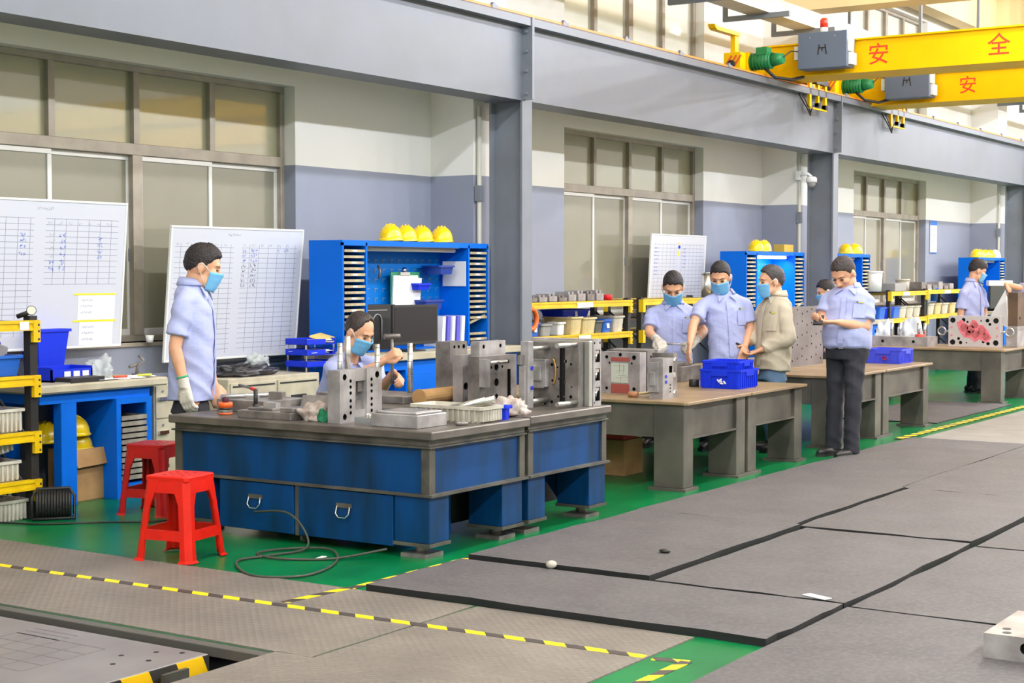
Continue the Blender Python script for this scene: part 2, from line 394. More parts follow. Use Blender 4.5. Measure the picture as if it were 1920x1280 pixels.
def slab(nm, label, cat, x0, x1, y0, y1, z0, z1, m, group=None, wob=0.012, cutpts=None):
    """a flat slab with slightly irregular edges"""
    rnd = random.Random(int(x0 * 100 + y0 * 17)); P = []; e = 0.0
    def side(a, b, n):
        for i in range(n):
            t = i / n; P.append((a[0] + (b[0] - a[0]) * t + rnd.uniform(-wob, wob), a[1] + (b[1] - a[1]) * t + rnd.uniform(-wob, wob)))
    c = cutpts or [(x0, y0), (x1, y0), (x1, y1), (x0, y1)]
    for i in range(len(c)): side(c[i], c[(i + 1) % len(c)], 7)
    cx, cy = (x0 + x1) / 2, (y0 + y1) / 2
    mb_ = MB().prism([(a - cx, b - cy) for a, b in P], 'z', 0, z1 - z0)
    if nm != 'tread_plate': mb_.m = [0, 0] + [1] * (len(mb_.f) - 2)
    o = mb_.build(nm, [m, M_black], None, 0.0, (cx, cy, z0))
    return tag(o, label, cat, group)
G_ = 'steel floor plates over the pit'
slab('tread_plate', 'worn steel tread plate carrying the striped tape beside the red stool', 'floor plate', 4.87, 6.05, 4.17, 8.6, 0.0, 0.006, M_tread, G_, 0.004)
slab('tread_plate', 'pale steel tread plate ending at the short green floor patch', 'floor plate', 3.2, 6.05, 3.02, 4.155, 0.0, 0.006, M_tread, G_, 0.003, [(3.2, 3.02), (6.05, 3.02), (6.05, 4.155), (4.87, 4.155), (4.87, 4.355), (3.2, 4.355)])
G_ = 'grey rubber floor mats along the aisle'; e = 0.012
for (x0, x1, y0, y1, z1, lb) in [
    (6.07, 6.905, 2.69, 4.83, 0.036, 'grey rubber mat with thick dark front edge above the tread plates'),
    (6.935, 8.87, 3.72, 4.83, 0.055, 'grey rubber mat overlapping the front mat, next to the blue bench'),
    (6.935, 8.87, 2.68, 3.69, 0.036, 'grey rubber mat second in the row along the aisle gap'),
    (8.9, 10.88, 3.775, 4.86, 0.048, 'grey rubber mat beside the brown topped table'),
    (8.9, 10.88, 2.69, 3.74, 0.04, 'pale grey rubber mat third in the row along the aisle gap'),
    (10.91, 14.4, 3.84, 4.93, 0.03, 'long grey rubber mat under the man with the phone'),
    (10.91, 14.4, 2.69, 3.82, 0.036, 'dark grey rubber mat farthest along the aisle gap')]:
    slab('rubber_mat', lb, 'mat', x0, x1, y0, y1, 0.0, z1, M_mat, G_)
for (x0, x1, y0, y1, lb) in [(3.0, 6.94, 0.2, 2.668, 'thin worn rubber sheet carrying the steel mould block'), (6.97, 8.89, 0.3, 2.668, 'thin worn rubber sheet with white scuffs beyond the mould block'), (8.92, 14.4, 0.3, 2.668, 'thin pale rubber sheet at the far end of the aisle')]:
    slab('rubber_sheet', lb, 'mat', x0, x1, y0, y1, 0.0, 0.016, M_mat2, 'thin rubber sheets in the aisle')
o = box1('pit_edge_angle', mat('pit_angle_steel', (92, 88, 84), 0.5, 0.2), 4.80, 4.86, 4.36, 9.0, -0.045, 0.0, None, 0.003); o.parent = fl
slab('rubber_sheet', 'thin grey sheet on the green floor between the two far tables', 'mat', 16.1, 18.9, 5.25, 6.4, 0.0, 0.012, M_mat2, 'thin rubber sheets in the aisle')
def stripe_mat():
    m = bpy.data.materials.new('hazard_tape'); m.use_nodes = True; nt = m.node_tree; b = nt.nodes['Principled BSDF']
    tc = nt.nodes.new('ShaderNodeTexCoord'); sp = nt.nodes.new('ShaderNodeSeparateXYZ'); nt.links.new(tc.outputs['Object'], sp.inputs[0])
    u = math_node(nt, 'ADD', sp.outputs[0], math_node(nt, 'MULTIPLY', sp.outputs[1], 0.8))
    f = math_node(nt, 'GREATER_THAN', math_node(nt, 'FRACT', math_node(nt, 'DIVIDE', u, 0.2)), 0.48)
    nt.links.new(mix_col(nt, f, lin((70, 62, 60)), lin((246, 216, 20))), b.inputs['Base Color']); b.inputs['Roughness'].default_value = 0.5; return m
M_tape = stripe_mat()
def tape(p, q, z, wd, lb):
    d = Vector((q[0] - p[0], q[1] - p[1])); L_ = d.length
    o = MB().box(0, L_, -wd / 2, wd / 2, 0, 0.0018).build('hazard_tape', M_tape); o.location = (p[0], p[1], z); o.rotation_euler = (0, 0, math.atan2(d.y, d.x))
    tag(o, lb, 'floor tape', 'yellow and black floor tapes'); return o
tape((5.46, 8.6), (5.62, 3.03), 0.006, 0.05, 'striped yellow black tape crossing the steel tread plates')
tape((5.63, 3.0), (5.66, 2.85), 0.0, 0.05, 'short striped tape end on the green floor patch')
tape((4.4, 2.86), (5.66, 2.86), 0.0005, 0.05, 'striped tape along the green patch near the bottom edge')
tape((5.62, 4.97), (6.06, 4.93), 0.0065, 0.05, 'short striped tape branch at the corner of the tread plate')
tape((6.06, 4.93), (8.85, 4.89), 0.002, 0.05, 'striped tape on green floor beside the blue bench')
tape((14.4, 5.06), (24, 5.06), 0.006, 0.09, 'far striped tape beside the brown tables')
# ================================================================== materials for furniture
M_tblue = mat('bench_blue_paint', (0, 64, 122), 0.45, spec=0.25, scale=5, c2=(8, 42, 62), bump=0.04, bscale=20, detail=7, stretch=(1, 1, 0.22), lo=0.3, hi=0.6)
M_tgrime = mat('bench_grimy_steel', (104, 100, 92), 0.5, 0.2, scale=5, c2=(66, 64, 60), detail=6)
M_iron = mat('cast_iron_top', (118, 110, 104), 0.42, 0.35, scale=4, c2=(88, 82, 78), detail=6)
M_brown = mat('oiled_plate_top', (158, 132, 98), 0.45, 0.05, scale=3.2, c2=(132, 110, 84), detail=6)
M_tleg = mat('table_grey_steel', (108, 102, 92), 0.55, 0.05, scale=3, c2=(76, 72, 66), detail=6)
M_blue = mat('cabinet_blue_paint', (0, 106, 222), 0.5, var=0.05, scale=2, spec=0.15)
M_peg = mat('pegboard_blue', (0, 116, 206), 0.5, spec=0.15)
M_beige = mat('beige_laminate', (206, 198, 176), 0.45, var=0.06, scale=5, c2=(180, 170, 148))
M_tray_b = mat('beige_tray', (196, 182, 148), 0.5, scale=9, c2=(150, 138, 112))
M_tray_g = mat('grey_tray', (158, 152, 142), 0.5, scale=9, c2=(108, 100, 92))
M_yel = mat('rack_yellow', (238, 198, 4), 0.42, scale=7, c2=(222, 178, 2))
M_rblk = mat('rack_black', (38, 36, 36), 0.5)
M_shelf = mat('rack_shelf_board', (92, 84, 74), 0.7, scale=6, c2=(70, 64, 56))
M_chrome = mat('chrome', (220, 220, 222), 0.18, 1.0)
M_steel = mat('ground_steel', (192, 187, 188), 0.32, 0.3, scale=7, c2=(134, 127, 126), detail=9, lo=0.3, hi=0.72)
M_steel_d = mat('dark_steel', (154, 147, 143), 0.38, 0.3, scale=8, c2=(92, 85, 82), detail=9, lo=0.3, hi=0.72)
M_steel_l = mat('bright_steel', (206, 204, 200), 0.25, 0.85)
M_hole = mat('hole_dark', (44, 42, 42), 0.5, 0.5)
M_blueplug = mat('blue_plug', (40, 50, 190), 0.4)
M_white = mat('white_plastic', (236, 236, 234), 0.4)
M_paper = mat('white_paper', (240, 240, 242), 0.8)
M_bwhite = mat('white_bin_plastic', (212, 206, 194), 0.5, scale=6, c2=(176, 168, 154))
M_bblue = mat('blue_bin_plastic', (20, 52, 214), 0.45, spec=0.25)
M_bblue2 = mat('mid_blue_bin_plastic', (36, 100, 200), 0.4)
M_bcream = mat('cream_bin_plastic', (222, 202, 150), 0.5, scale=6, c2=(196, 176, 126))
M_card = mat('cardboard', (192, 150, 98), 0.8, scale=5, c2=(160, 120, 76))
M_red = mat('red_stool_plastic', (214, 30, 12), 0.42, var=0.08, spec=0.3, scale=8)
M_red2 = mat('dark_red_stool_plastic', (176, 12, 14), 0.42, var=0.08, scale=8)
M_helm = mat('helmet_yellow', (246, 206, 0), 0.25, coat=0.6)
M_grey = mat('grey_plastic', (150, 150, 150), 0.5)
M_rag = mat('cotton_rag', (206, 196, 188), 0.9, scale=14, c2=(160, 140, 132), bump=0.3)
M_clear = mat('clear_bag', (214, 220, 222), 0.2, alpha=0.55)

# ================================================================== big blue benches (two side by side)
def blue_bench(lb, loc, Lx, zt, drawers, legs):
    t = thing('workbench', lb, 'workbench', loc, group='heavy blue workbenches'); W = 1.93
    MB().box(-0.025, Lx + 0.01, -0.035, W + 0.035, zt - 0.048, zt).build('bench_top', M_iron, t, 0.006)
    MB().box(0.0, Lx, 0, W, zt - 0.085, zt - 0.048).box(-0.015, Lx, -0.018, W + 0.018, zt - 0.095, zt - 0.085).build('top_frame', M_tgrime, t, 0.002)
    zl = 0.358
    for nm, b in (('side_panel', (0.012, 0.024, 0.05, W - 0.05)), ('side_panel', (Lx - 0.024, Lx - 0.012, 0.05, W - 0.05)), ('side_panel', (0.05, Lx - 0.05, 0.012, 0.024)), ('side_panel', (0.05, Lx - 0.05, W - 0.024, W - 0.012))):
        MB().box(b[0], b[1], b[2], b[3], zl, zt - 0.095).build(nm, M_tblue, t)
    for x in (0, Lx - 0.055):
        for y in (0, W - 0.055): MB().box(x, x + 0.055, y, y + 0.055, zl, zt - 0.095).build('corner_post', M_tgrime, t)
    MB().box(-0.02, Lx, -0.03, 0.05, zl - 0.014, zl).box(-0.02, Lx, W - 0.05, W + 0.03, zl - 0.014, zl).box(-0.02, 0.05, 0.05, W - 0.05, zl - 0.014, zl).box(Lx - 0.05, Lx, 0.05, W - 0.05, zl - 0.014, zl).build('ledge', M_tgrime, t)
    for (x0, x1) in legs:
        for (y0, y1) in ((0, 0.24), (W - 0.3, W)):
            lg = MB().box(x0, x1, y0, y1, 0.085, zl - 0.014).build('leg', M_tblue, t, 0.003)
            MB().box(x0 - 0.008, x1 + 0.008, y0 - 0.008, y1 + 0.008, 0.066, 0.085).build('leg_sole', M_tgrime, lg)
            cx, cy = (x0 + x1) / 2, (y0 + y1) / 2
            MB().cyl((cx, cy, 0.02), (cx, cy, 0.066), 0.035, n=10).box(cx - 0.085, cx + 0.085, cy - 0.085, cy + 0.085, 0, 0.022).build('levelling_foot', M_steel_d, lg)
    for (y0, y1) in drawers:
        d = MB().box(-0.012, 0.55, y0, y1, 0.055, zl - 0.02).build('drawer', M_tblue, t, 0.003)
        cy = (y0 + y1) / 2; z = 0.255
        MB().box(-0.02, -0.012, cy - 0.055, cy + 0.055, z - 0.012, z + 0.012).build('handle_plate', M_tgrime, d)
        MB().tube([(-0.022, cy - 0.045, z), (-0.035, cy - 0.048, z - 0.045), (-0.038, cy - 0.025, z - 0.068), (-0.038, cy + 0.025, z - 0.068), (-0.035, cy + 0.048, z - 0.045), (-0.022, cy + 0.045, z)], 0.005, 6).build('pull_ring', M_chrome, d)
    MB().box(0.19, Lx - 0.03, 0.34, 0.36, 0.08, zl - 0.014).build('recess_dark_fill', M_dark, t)  # near-black sheet added as the dark between the legs, hiding the floor
    if drawers:
        MB().box(0.0, 0.03, 0.935, 0.965, 0.05, zl - 0.014).cyl((0.05, 0.95, 0.035), (0.05, 0.93, 0.035), 0.03, n=10).build('drawer_runner', M_tgrime, t)
    else:
        MB().prism([(0.24, zl - 0.014), (0.44, zl - 0.014), (0.24, 0.1)], 'x', legs[-1][0] + 0.02, legs[-1][0] + 0.035).build('gusset', M_tblue, t)
    return t
blue_bench('heavy blue steel workbench with two drawers behind the red stool', (6.915, 5.065, 0), 0.965, 0.705, [(0.245, 0.93), (0.97, 1.55)], [(0, 0.185), (0.72, 0.935)])
blue_bench('heavy blue steel workbench without drawers, farther of the joined blue pair', (7.918, 5.065, 0), 0.94, 0.715, [], [(0.0, 0.19), (0.72, 0.925)])

# ================================================================== brown topped assembly tables
def brown_table(lb, loc, segs, W, zt, rz=0.0, apron=0.24, plates=True):
    t = thing('assembly_table', lb, 'table', loc, rz, 'brown topped steel assembly tables')
    for (x0, x1) in segs:
        c = 0.05; poly = [(x0 + c * 0.3, -0.04), (x1, -0.04), (x1, W), (x0, W), (x0, -0.04 + c * 0.6)]
        tp = MB().prism(poly, 'z', zt - 0.024, zt).build('table_top', M_brown, t, 0.004)
        for nm, (a, b, c_, d) in (('apron', (x0 + 0.06, x1 - 0.06, 0.03, 0.045)), ('apron', (x0 + 0.06, x1 - 0.06, W - 0.06, W - 0.045)), ('apron', (x0 + 0.03, x0 + 0.045, 0.05, W - 0.05)), ('apron', (x1 - 0.045, x1 - 0.03, 0.05, W - 0.05))):
            MB().box(a, b, c_, d, zt - 0.024 - apron, zt - 0.024).build(nm, M_tleg, t)
        MB().box(x0 + 0.15, x1 - 0.15, 0.0, 0.045, zt - 0.036 - apron, zt - 0.024 - apron).build('apron_lip', M_tleg, t)
        for x in (x0 + 0.02, x1 - 0.18):
            for y in (0.0, W - 0.28):
                lg = MB().box(x, x + 0.16, y, y + 0.24, 0.02, zt - 0.024).build('leg', M_tleg, t, 0.004)
                MB().box(x - 0.03, x + 0.19, y - 0.03, y + 0.27, 0.0, 0.02).build('foot_plate', M_tleg, lg)
    return t
brown_table('brown topped steel table carrying the two stacked blue crates', (10.07, 5.13, 0), [(0, 1.13), (1.15, 2.31)], 1.95, 0.645, R(1.2))
brown_table('brown topped steel table behind the man with the phone', (13.3, 5.25, 0), [(0, 1.2), (1.22, 2.62)], 1.95, 0.65, R(0.5))
brown_table('brown topped steel table under the pink marked mould plate', (19.0, 5.42, 0), [(0, 1.24)], 2.0, 0.65)

# ================================================================== bins and crates
def loops_mb(loops, cap0=True, cap1=True, smooth=False):
    mb = MB(); vs = [p for lp in loops for p in lp]; n = len(loops[0]); fs = []
    for i in range(len(loops) - 1):
        for j in range(n): fs.append((i * n + j, i * n + (j + 1) % n, (i + 1) * n + (j + 1) % n, (i + 1) * n + j))
    if cap0: fs.append(tuple(reversed(range(n))))
    if cap1: fs.append(tuple((len(loops) - 1) * n + j for j in range(n)))
    return mb.add(vs, fs, smooth)
def rr(w_, d_, z, c=0.015, cx=0, cy=0):
    a, b = w_ / 2, d_ / 2
    return [(cx + x, cy + y, z) for x, y in ((-a + c, -b), (a - c, -b), (a, -b + c), (a, b - c), (a - c, b), (-a + c, b), (-a, b - c), (-a, -b + c))]
def bin_mb(w_, d_, h, tp=0.9, rim=0.012, t=0.005):
    return loops_mb([rr(w_ * tp, d_ * tp, 0), rr(w_, d_, h - 0.018), rr(w_ + 2 * rim, d_ + 2 * rim, h - 0.018), rr(w_ + 2 * rim, d_ + 2 * rim, h), rr(w_ - 2 * t, d_ - 2 * t, h), rr(w_ * tp - 2 * t, d_ * tp - 2 * t, t)])
def put_bin(lb, loc, dims, m, rz=0.0, group=None, contents=None, name='storage_bin', labelled=False, ribs=0, tilt=0.0):
    t = thing(name, lb, 'bin', loc, rz, group); w_, d_, h = dims
    if tilt: t.rotation_euler = (0, tilt, rz)
    MB_ = bin_mb(w_, d_, h); MB_.build('shell', m, t)
    if ribs:
        r_ = MB(); tp = 0.95
        for k in range(ribs):
            u = -0.42 + 0.84 * k / (ribs - 1)
            for s_ in (-1, 1):
                r_.box(u * w_ - 0.006, u * w_ + 0.006, s_ * d_ * 0.485 - 0.012, s_ * d_ * 0.485 + 0.012, 0.01, h - 0.02)
                r_.box(s_ * w_ * 0.485 - 0.012, s_ * w_ * 0.485 + 0.012, u * d_ - 0.006, u * d_ + 0.006, 0.01, h - 0.02)
        r_.build('rib', m, t)
    if labelled:
        k = MB().obox((0, -d_ * 0.49 - 0.004, h * 0.5), (0.05, 0.004, 0.05), rx=-0.1); k.build('label_sticker', M_paper, t)
    if contents:
        rnd = random.Random(int(loc[0] * 1000 + loc[2] * 77)); c = MB()
        for k in range(contents[1]):
            c.obox((rnd.uniform(-0.3, 0.3) * w_, rnd.uniform(-0.3, 0.3) * d_, h - 0.015 + rnd.uniform(-0.02, 0.012)), (rnd.uniform(0.03, 0.12), rnd.uniform(0.03, 0.09), rnd.uniform(0.015, 0.03)), rnd.uniform(0, 3), rnd.uniform(-0.5, 0.5))
        c.box(-w_ * 0.4, w_ * 0.4, -d_ * 0.4, d_ * 0.4, 0.01, h - 0.035)
        o = c.build('contents', contents[0], t); o['kind'] = 'stuff'
    return t
def crate(lb, loc, w_, d_, h, m, rz=0.0, group=None, mark=None):
    t = thing('plastic_crate', lb, 'crate', loc, rz, group)
    bin_mb(w_, d_, h, 0.96, 0.008, 0.006).build('shell', m, t)
    r_ = MB()
    for k in range(9):
        u = -0.44 + 0.88 * k / 8
        for s_ in (-1, 1):
            r_.box(u * w_ - 0.004, u * w_ + 0.004, s_ * d_ * 0.49 - 0.008, s_ * d_ * 0.49 + 0.008, 0.01, h * 0.93)
            r_.box(s_ * w_ * 0.49 - 0.008, s_ * w_ * 0.49 + 0.008, u * d_ - 0.004, u * d_ + 0.004, 0.01, h * 0.93)
    r_.build('rib', m, t)
    MB().box(-w_ * 0.2, w_ * 0.2, -d_ * 0.5 - 0.012, -d_ * 0.5, h * 0.66, h * 0.88).box(-w_ * 0.5 - 0.012, -w_ * 0.5, -d_ * 0.2, d_ * 0.2, h * 0.66, h * 0.88).build('hand_grip', m, t)
    if mark:
        rnd = random.Random(5); k = MB()
        for q in range(5): k.obox((-w_ * 0.5 - 0.0125, -0.02 + rnd.uniform(-0.03, 0.03), h * 0.35 + rnd.uniform(-0.02, 0.02)), (0.002, 0.03, 0.012), 0, rnd.uniform(-1, 1))
        k.build('torn_label', mark, t)
    return t
G_ = 'blue plastic crates on the tables'
crate('lower blue plastic crate with torn label on the brown table', (11.62, 5.5, 0.645), 0.36, 0.35, 0.155, M_bblue, R(1), G_, M_paper)
crate('upper blue plastic crate nested in another crate', (11.66, 5.53, 0.735), 0.33, 0.31, 0.13, M_bblue, R(4), G_)
crate('blue plastic crate with red stamp on the table behind the phone man', (15.64, 5.6, 0.65), 0.36, 0.38, 0.15, mat('violet_blue_bin', (62, 76, 214), 0.4), 0, G_, mat('red_stamp', (150, 40, 90), 0.6))

# ================================================================== shelving racks
def rack(lb, loc, W, D, levels, H, group='yellow and black shelving racks', notes=()):
    t = thing('shelving_rack', lb, 'rack', loc, 0, group); pw = 0.06
    for x in (0, W - pw):
        for y in (0.02, D - pw):
            p_ = MB().box(x, x + pw, y, y + 0.012, 0, H).box(x, x + 0.012, y + 0.012, y + pw, 0, H).box(x + pw - 0.012, x + pw, y + 0.012, y + pw, 0, H)
            p_.build('upright', M_rblk, t)
        for k in range(3):
            z0 = 0.15 + k * (H - 0.3) / 3
            MB().tube([(x + pw / 2, 0.05, z0), (x + pw / 2, D - 0.05, z0 + (H - 0.3) / 3)], 0.012, 5).build('brace', M_rblk, t)
    for z in levels:
        for y in (0.0, D - 0.05):
            b = MB().box(0.05, W - 0.05, y, y + 0.045, z - 0.065, z).box(0.05, W - 0.05, y - 0.006, y, z - 0.02, z).box(0.05, W - 0.05, y - 0.006, y, z - 0.065, z - 0.047).build('beam', M_yel, t)
            MB().box(-0.002, 0.052, y - 0.008, y + 0.05, z - 0.14, z).box(W - 0.052, W + 0.002, y - 0.008, y + 0.05, z - 0.14, z).build('beam_connector', M_yel, b)
            if y == 0.0:
                k = MB()
                for dz in (0.03, 0.07, 0.12): k.box(W - 0.018, W - 0.006, y - 0.011, y - 0.008, z - dz - 0.006, z - dz + 0.006)
                k.build('slot_mark', M_rblk, b)
        MB().box(0.06, W - 0.06, 0.05, D - 0.055, z - 0.02, z - 0.005).build('shelf_board', M_shelf, t)
    for (x, z, w_) in notes: MB().box(x, x + w_, -0.0085, -0.0065, z - 0.06, z - 0.008).build('price_strip', M_paper, t)
    return t
rack('yellow beamed black rack cut off by the picture edge, full of bins', (4.85, 8.0, 0), 1.88, 0.5, [0.258, 0.565, 0.922, 1.272], 1.3, notes=[(1.72, 1.272, 0.07)])
rack('yellow beamed rack with a paper strip between column and gloved worker', (12.95, 8.3, 0), 2.13, 0.5, [0.3, 0.94, 1.28], 1.3, notes=[(0.95, 1.275, 0.32), (0.98, 0.935, 0.24)])
rack('yellow beamed rack half hidden behind the gloved worker', (15.32, 8.3, 0), 2.1, 0.5, [0.3, 0.94, 1.28], 1.3)
rack('yellow beamed rack behind the shoulder of the man with the phone', (22.4, 8.0, 0), 1.62, 0.5, [0.3, 0.9, 1.3], 1.32, notes=[(0.5, 1.295, 0.3)])
rack('yellow beamed rack farthest along, beside the far worker', (24.05, 8.0, 0), 2.0, 0.5, [0.3, 0.92, 1.31], 1.33, notes=[(0.8, 1.305, 0.3)])

# bins on the near rack
G_ = 'bins on the near rack'
put_bin('white ribbed bin standing on the floor under the near rack', (6.52, 8.24, 0.0), (0.3, 0.36, 0.135), M_bwhite, 0, G_, (M_rag, 9), ribs=9)
put_bin('white numbered bin lowest on the bottom beam of the near rack', (6.42, 8.24, 0.258), (0.36, 0.4, 0.13), M_bwhite, 0, G_, (M_steel_d, 6), ribs=9)
put_bin('white bin tilted on top of another white bin, near rack', (6.4, 8.25, 0.42), (0.36, 0.38, 0.1), M_bwhite, 0.05, G_, (M_steel_d, 6), ribs=9, tilt=R(-9))
put_bin('white ribbed bin on the third level of the near rack', (6.44, 8.25, 0.565), (0.4, 0.4, 0.15), M_bwhite, 0, G_, (M_steel_d, 8), ribs=11)
put_bin('blue bin holding a grey box on the near rack', (6.5, 8.25, 0.922), (0.3, 0.36, 0.13), M_bblue2, 0, G_)
put_bin('white bin cut by the picture edge beside the blue rack bin', (6.1, 8.25, 0.922), (0.34, 0.36, 0.125), M_bwhite, 0, G_)
t = thing('tool_case', 'grey plastic tool case leaning in the blue rack bin', 'case', (6.5, 8.25, 0.985), 0.2)
MB().obox((0, 0, 0.09), (0.32, 0.1, 0.14), 0, 0.15, 0.25).build('case_body', mat('case_grey', (176, 170, 172), 0.5), t, 0.01)
MB().obox((-0.05, -0.06, 0.09), (0.08, 0.012, 0.04), 0, 0.15, 0.25).build('case_handle', M_rblk, t)
put_bin('small blue drawer bin under the top beam of the near rack', (6.55, 8.4, 1.07), (0.14, 0.3, 0.06), M_bblue, 0, G_)
t = thing('flashlight', 'black flashlight resting on the corner of the near rack', 'flashlight', (6.69, 8.02, 1.285), 0)
MB().cyl((-0.05, 0.08, 0.01), (-0.01, 0.0, 0.04), 0.016, n=10).cyl((-0.01, 0.0, 0.04), (-0.03, -0.03, 0.05), 0.018, 0.032, n=14).build('barrel', M_rblk, t)
MB().cyl((-0.03, -0.03, 0.05), (-0.031, -0.0315, 0.0505), 0.027, n=14).build('lens', mat('flash_lens', (222, 220, 190), 0.2), t)
t = thing('spray_can', 'small blue capped container on top of the near rack', 'container', (6.42, 8.2, 1.272)); MB().cyl((0, 0, 0), (0, 0, 0.06), 0.035, n=14).build('body', M_bblue, t); MB().cyl((0, 0, 0.06), (0, 0, 0.1), 0.034, 0.03, n=14).build('cap', mat('pink_cap', (224, 190, 180), 0.5), t)
# black cable reel on a bent tube frame
t = thing('cable_reel', 'black cable wound on a bent tube stand on the green floor', 'cable reel', (6.74, 7.9, 0.0), R(-40))
MB().tube([(-0.13, -0.02, 0.012), (-0.13, 0.0, 0.15), (-0.1, 0.02, 0.2), (0.1, 0.02, 0.2), (0.13, 0.0, 0.15), (0.13, -0.02, 0.012), (-0.13, -0.02, 0.012)], 0.01, 7).tube([(-0.13, 0.2, 0.012), (-0.13, 0.0, 0.15)], 0.01, 6).tube([(0.13, 0.2, 0.012), (0.13, 0.0, 0.15)], 0.01, 6).build('stand', M_rblk, t)
k = MB()
for i in range(12): k.tube([(-0.1 + i * 0.018, 0.06 + 0.085 * math.cos(R(a)), 0.098 + 0.085 * math.sin(R(a))) for a in range(0, 360, 24)], 0.01, 6, True)
k.cyl((-0.11, 0.06, 0.098), (0.11, 0.06, 0.098), 0.082, n=18)
k.build('wound_cable', M_rblk, t)

# ================================================================== blue workbench at the wall
t = thing('wall_workbench', 'blue bench with beige top and a drawer tower, cardboard box beneath', 'workbench', (7.15, 8.25, 0))
MB().box(-0.25, 0.92, -0.03, 0.72, 0.77, 0.83).build('bench_top', M_beige, t, 0.012)
MB().box(-0.2, 0.78, 0.02, 0.7, 0.7, 0.77).build('top_rail', M_blue, t)
MB().box(-0.02, 0.115, 0.02, 0.1, 0.0, 0.7).build('leg', M_blue, t, 0.004); MB().box(-0.02, 0.115, 0.6, 0.68, 0.0, 0.7).build('leg', M_blue, t, 0.004)
c = MB().box(0.45, 0.46, 0.0, 0.68, 0, 0.7).box(0.76, 0.78, 0.0, 0.68, 0, 0.7).box(0.46, 0.76, 0.66, 0.68, 0, 0.7).box(0.46, 0.76, 0.0, 0.68, 0.0, 0.1).box(0.46, 0.76, 0.0, 0.02, 0.66, 0.7).box(0.46, 0.49, 0, 0.02, 0.1, 0.66).box(0.73, 0.76, 0, 0.02, 0.1, 0.66).build('drawer_tower', M_blue, t)
tray_me = MB().box(0, 0.235, 0.0, 0.5, 0, 0.008).box(0, 0.235, -0.012, 0.0, 0.0, 0.03).box(0, 0.008, 0, 0.5, 0.008, 0.03).box(0.227, 0.235, 0, 0.5, 0.008, 0.03).mesh('tray', M_tray_g)
for k in range(11): link_mesh('tray', tray_me, c, (0.493, 0.01 - 0.006 * (k % 3), 0.125 + k * 0.042))
MB().box(0.45, 0.78, 0.55, 0.57, 0.0, 0.1).build('plinth', M_blue, t)
t = thing('black_case', 'black case with white stickers on the floor behind the bench leg', 'case', (6.98, 8.55, 0.0)); MB().box(0, 0.14, 0, 0.3, 0, 0.3).build('case_body', M_rblk, t, 0.006); MB().box(-0.002, 0.0, 0.05, 0.08, 0.03, 0.12).box(-0.002, 0.0, 0.05, 0.1, 0.18, 0.22).build('sticker', M_paper, t); MB().box(-0.002, 0.0, 0.1, 0.12, 0.02, 0.1).box(-0.002, 0.0, 0.12, 0.14, 0.13, 0.21).build('yellow_sticker', M_yel, t)
t = thing('cardboard_box', 'open brown cardboard box with helmets under the wall bench', 'box', (7.46, 8.5, 0.0), R(3))
bx = MB()
for a in ((-0.15, 0.15, -0.12, -0.114, 0.0, 0.36), (-0.15, 0.15, 0.114, 0.12, 0.0, 0.36), (-0.15, -0.144, -0.114, 0.114, 0.0, 0.36), (0.144, 0.15, -0.114, 0.114, 0.0, 0.36), (-0.15, 0.15, -0.12, 0.12, 0.0, 0.006)): bx.box(*a)
bx.build('carton', M_card, t)
MB().add([(-0.15, -0.12, 0.36), (0.16, -0.125, 0.36), (0.165, -0.16, 0.25), (-0.145, -0.16, 0.24)], [(0, 1, 2, 3), (3, 2, 1, 0)]).build('front_flap', M_card, t, fix=False)
MB().add([(0.15, -0.12, 0.36), (0.15, 0.12, 0.36), (0.2, 0.12, 0.44), (0.19, -0.1, 0.45)], [(0, 1, 2, 3), (3, 2, 1, 0)]).build('side_flap', M_card, t, fix=False)

# helmets
def helmet_parts(t):
    prof = []; n = 22; mb = MB(); rows = 9
    for i in range(rows + 1):
        a = (math.pi / 2) * i / rows; prof.append((math.cos(a), math.sin(a)))
    vs = []; fs = []
    for i, (c_, s_) in enumerate(prof):
        for j in range(n):
            th = 2 * math.pi * j / n; vs.append((0.125 * c_ * math.cos(th) , 0.102 * c_ * math.sin(th), 0.025 + 0.125 * s_ ** 0.92))
    for i in range(rows):
        for j in range(n): fs.append((i * n + j, i * n + (j + 1) % n, (i + 1) * n + (j + 1) % n, (i + 1) * n + j))
    mb.add(vs, fs, True); mb.build('shell', M_helm, t)
    br = loops_mb([[(0.125 * math.cos(a) * 1.0, 0.102 * math.sin(a), 0.03) for a in [2 * math.pi * j / n for j in range(n)]],
                   [((0.132 + (0.035 if math.cos(a) > 0.3 else 0.004)) * math.cos(a), 0.11 * math.sin(a), 0.012 - 0.006 * max(0, math.cos(a))) for a in [2 * math.pi * j / n for j in range(n)]],
                   [((0.13 + (0.033 if math.cos(a) > 0.3 else 0.002)) * math.cos(a), 0.107 * math.sin(a), 0.006 - 0.006 * max(0, math.cos(a))) for a in [2 * math.pi * j / n for j in range(n)]],
                   [(0.12 * math.cos(a), 0.097 * math.sin(a), 0.02) for a in [2 * math.pi * j / n for j in range(n)]]], False, False, True)
    br.build('brim', M_helm, t)
    rg = MB()
    for y in (-0.028, 0, 0.028):
        rg.tube([(0.1 * math.cos(R(k)), y, 0.027 + 0.124 * math.sin(R(k)) ** 0.92 + (0.002 if y == 0 else -0.003)) for k in range(20, 161, 14)], 0.007, 6)
    rg.build('ridge', M_helm, t)
hm0 = thing('hard_hat', 'leftmost yellow hard hat on the near blue tool cabinet', 'helmet', (10.92, 8.41, 1.847), R(200), 'yellow hard hats'); helmet_parts(hm0)
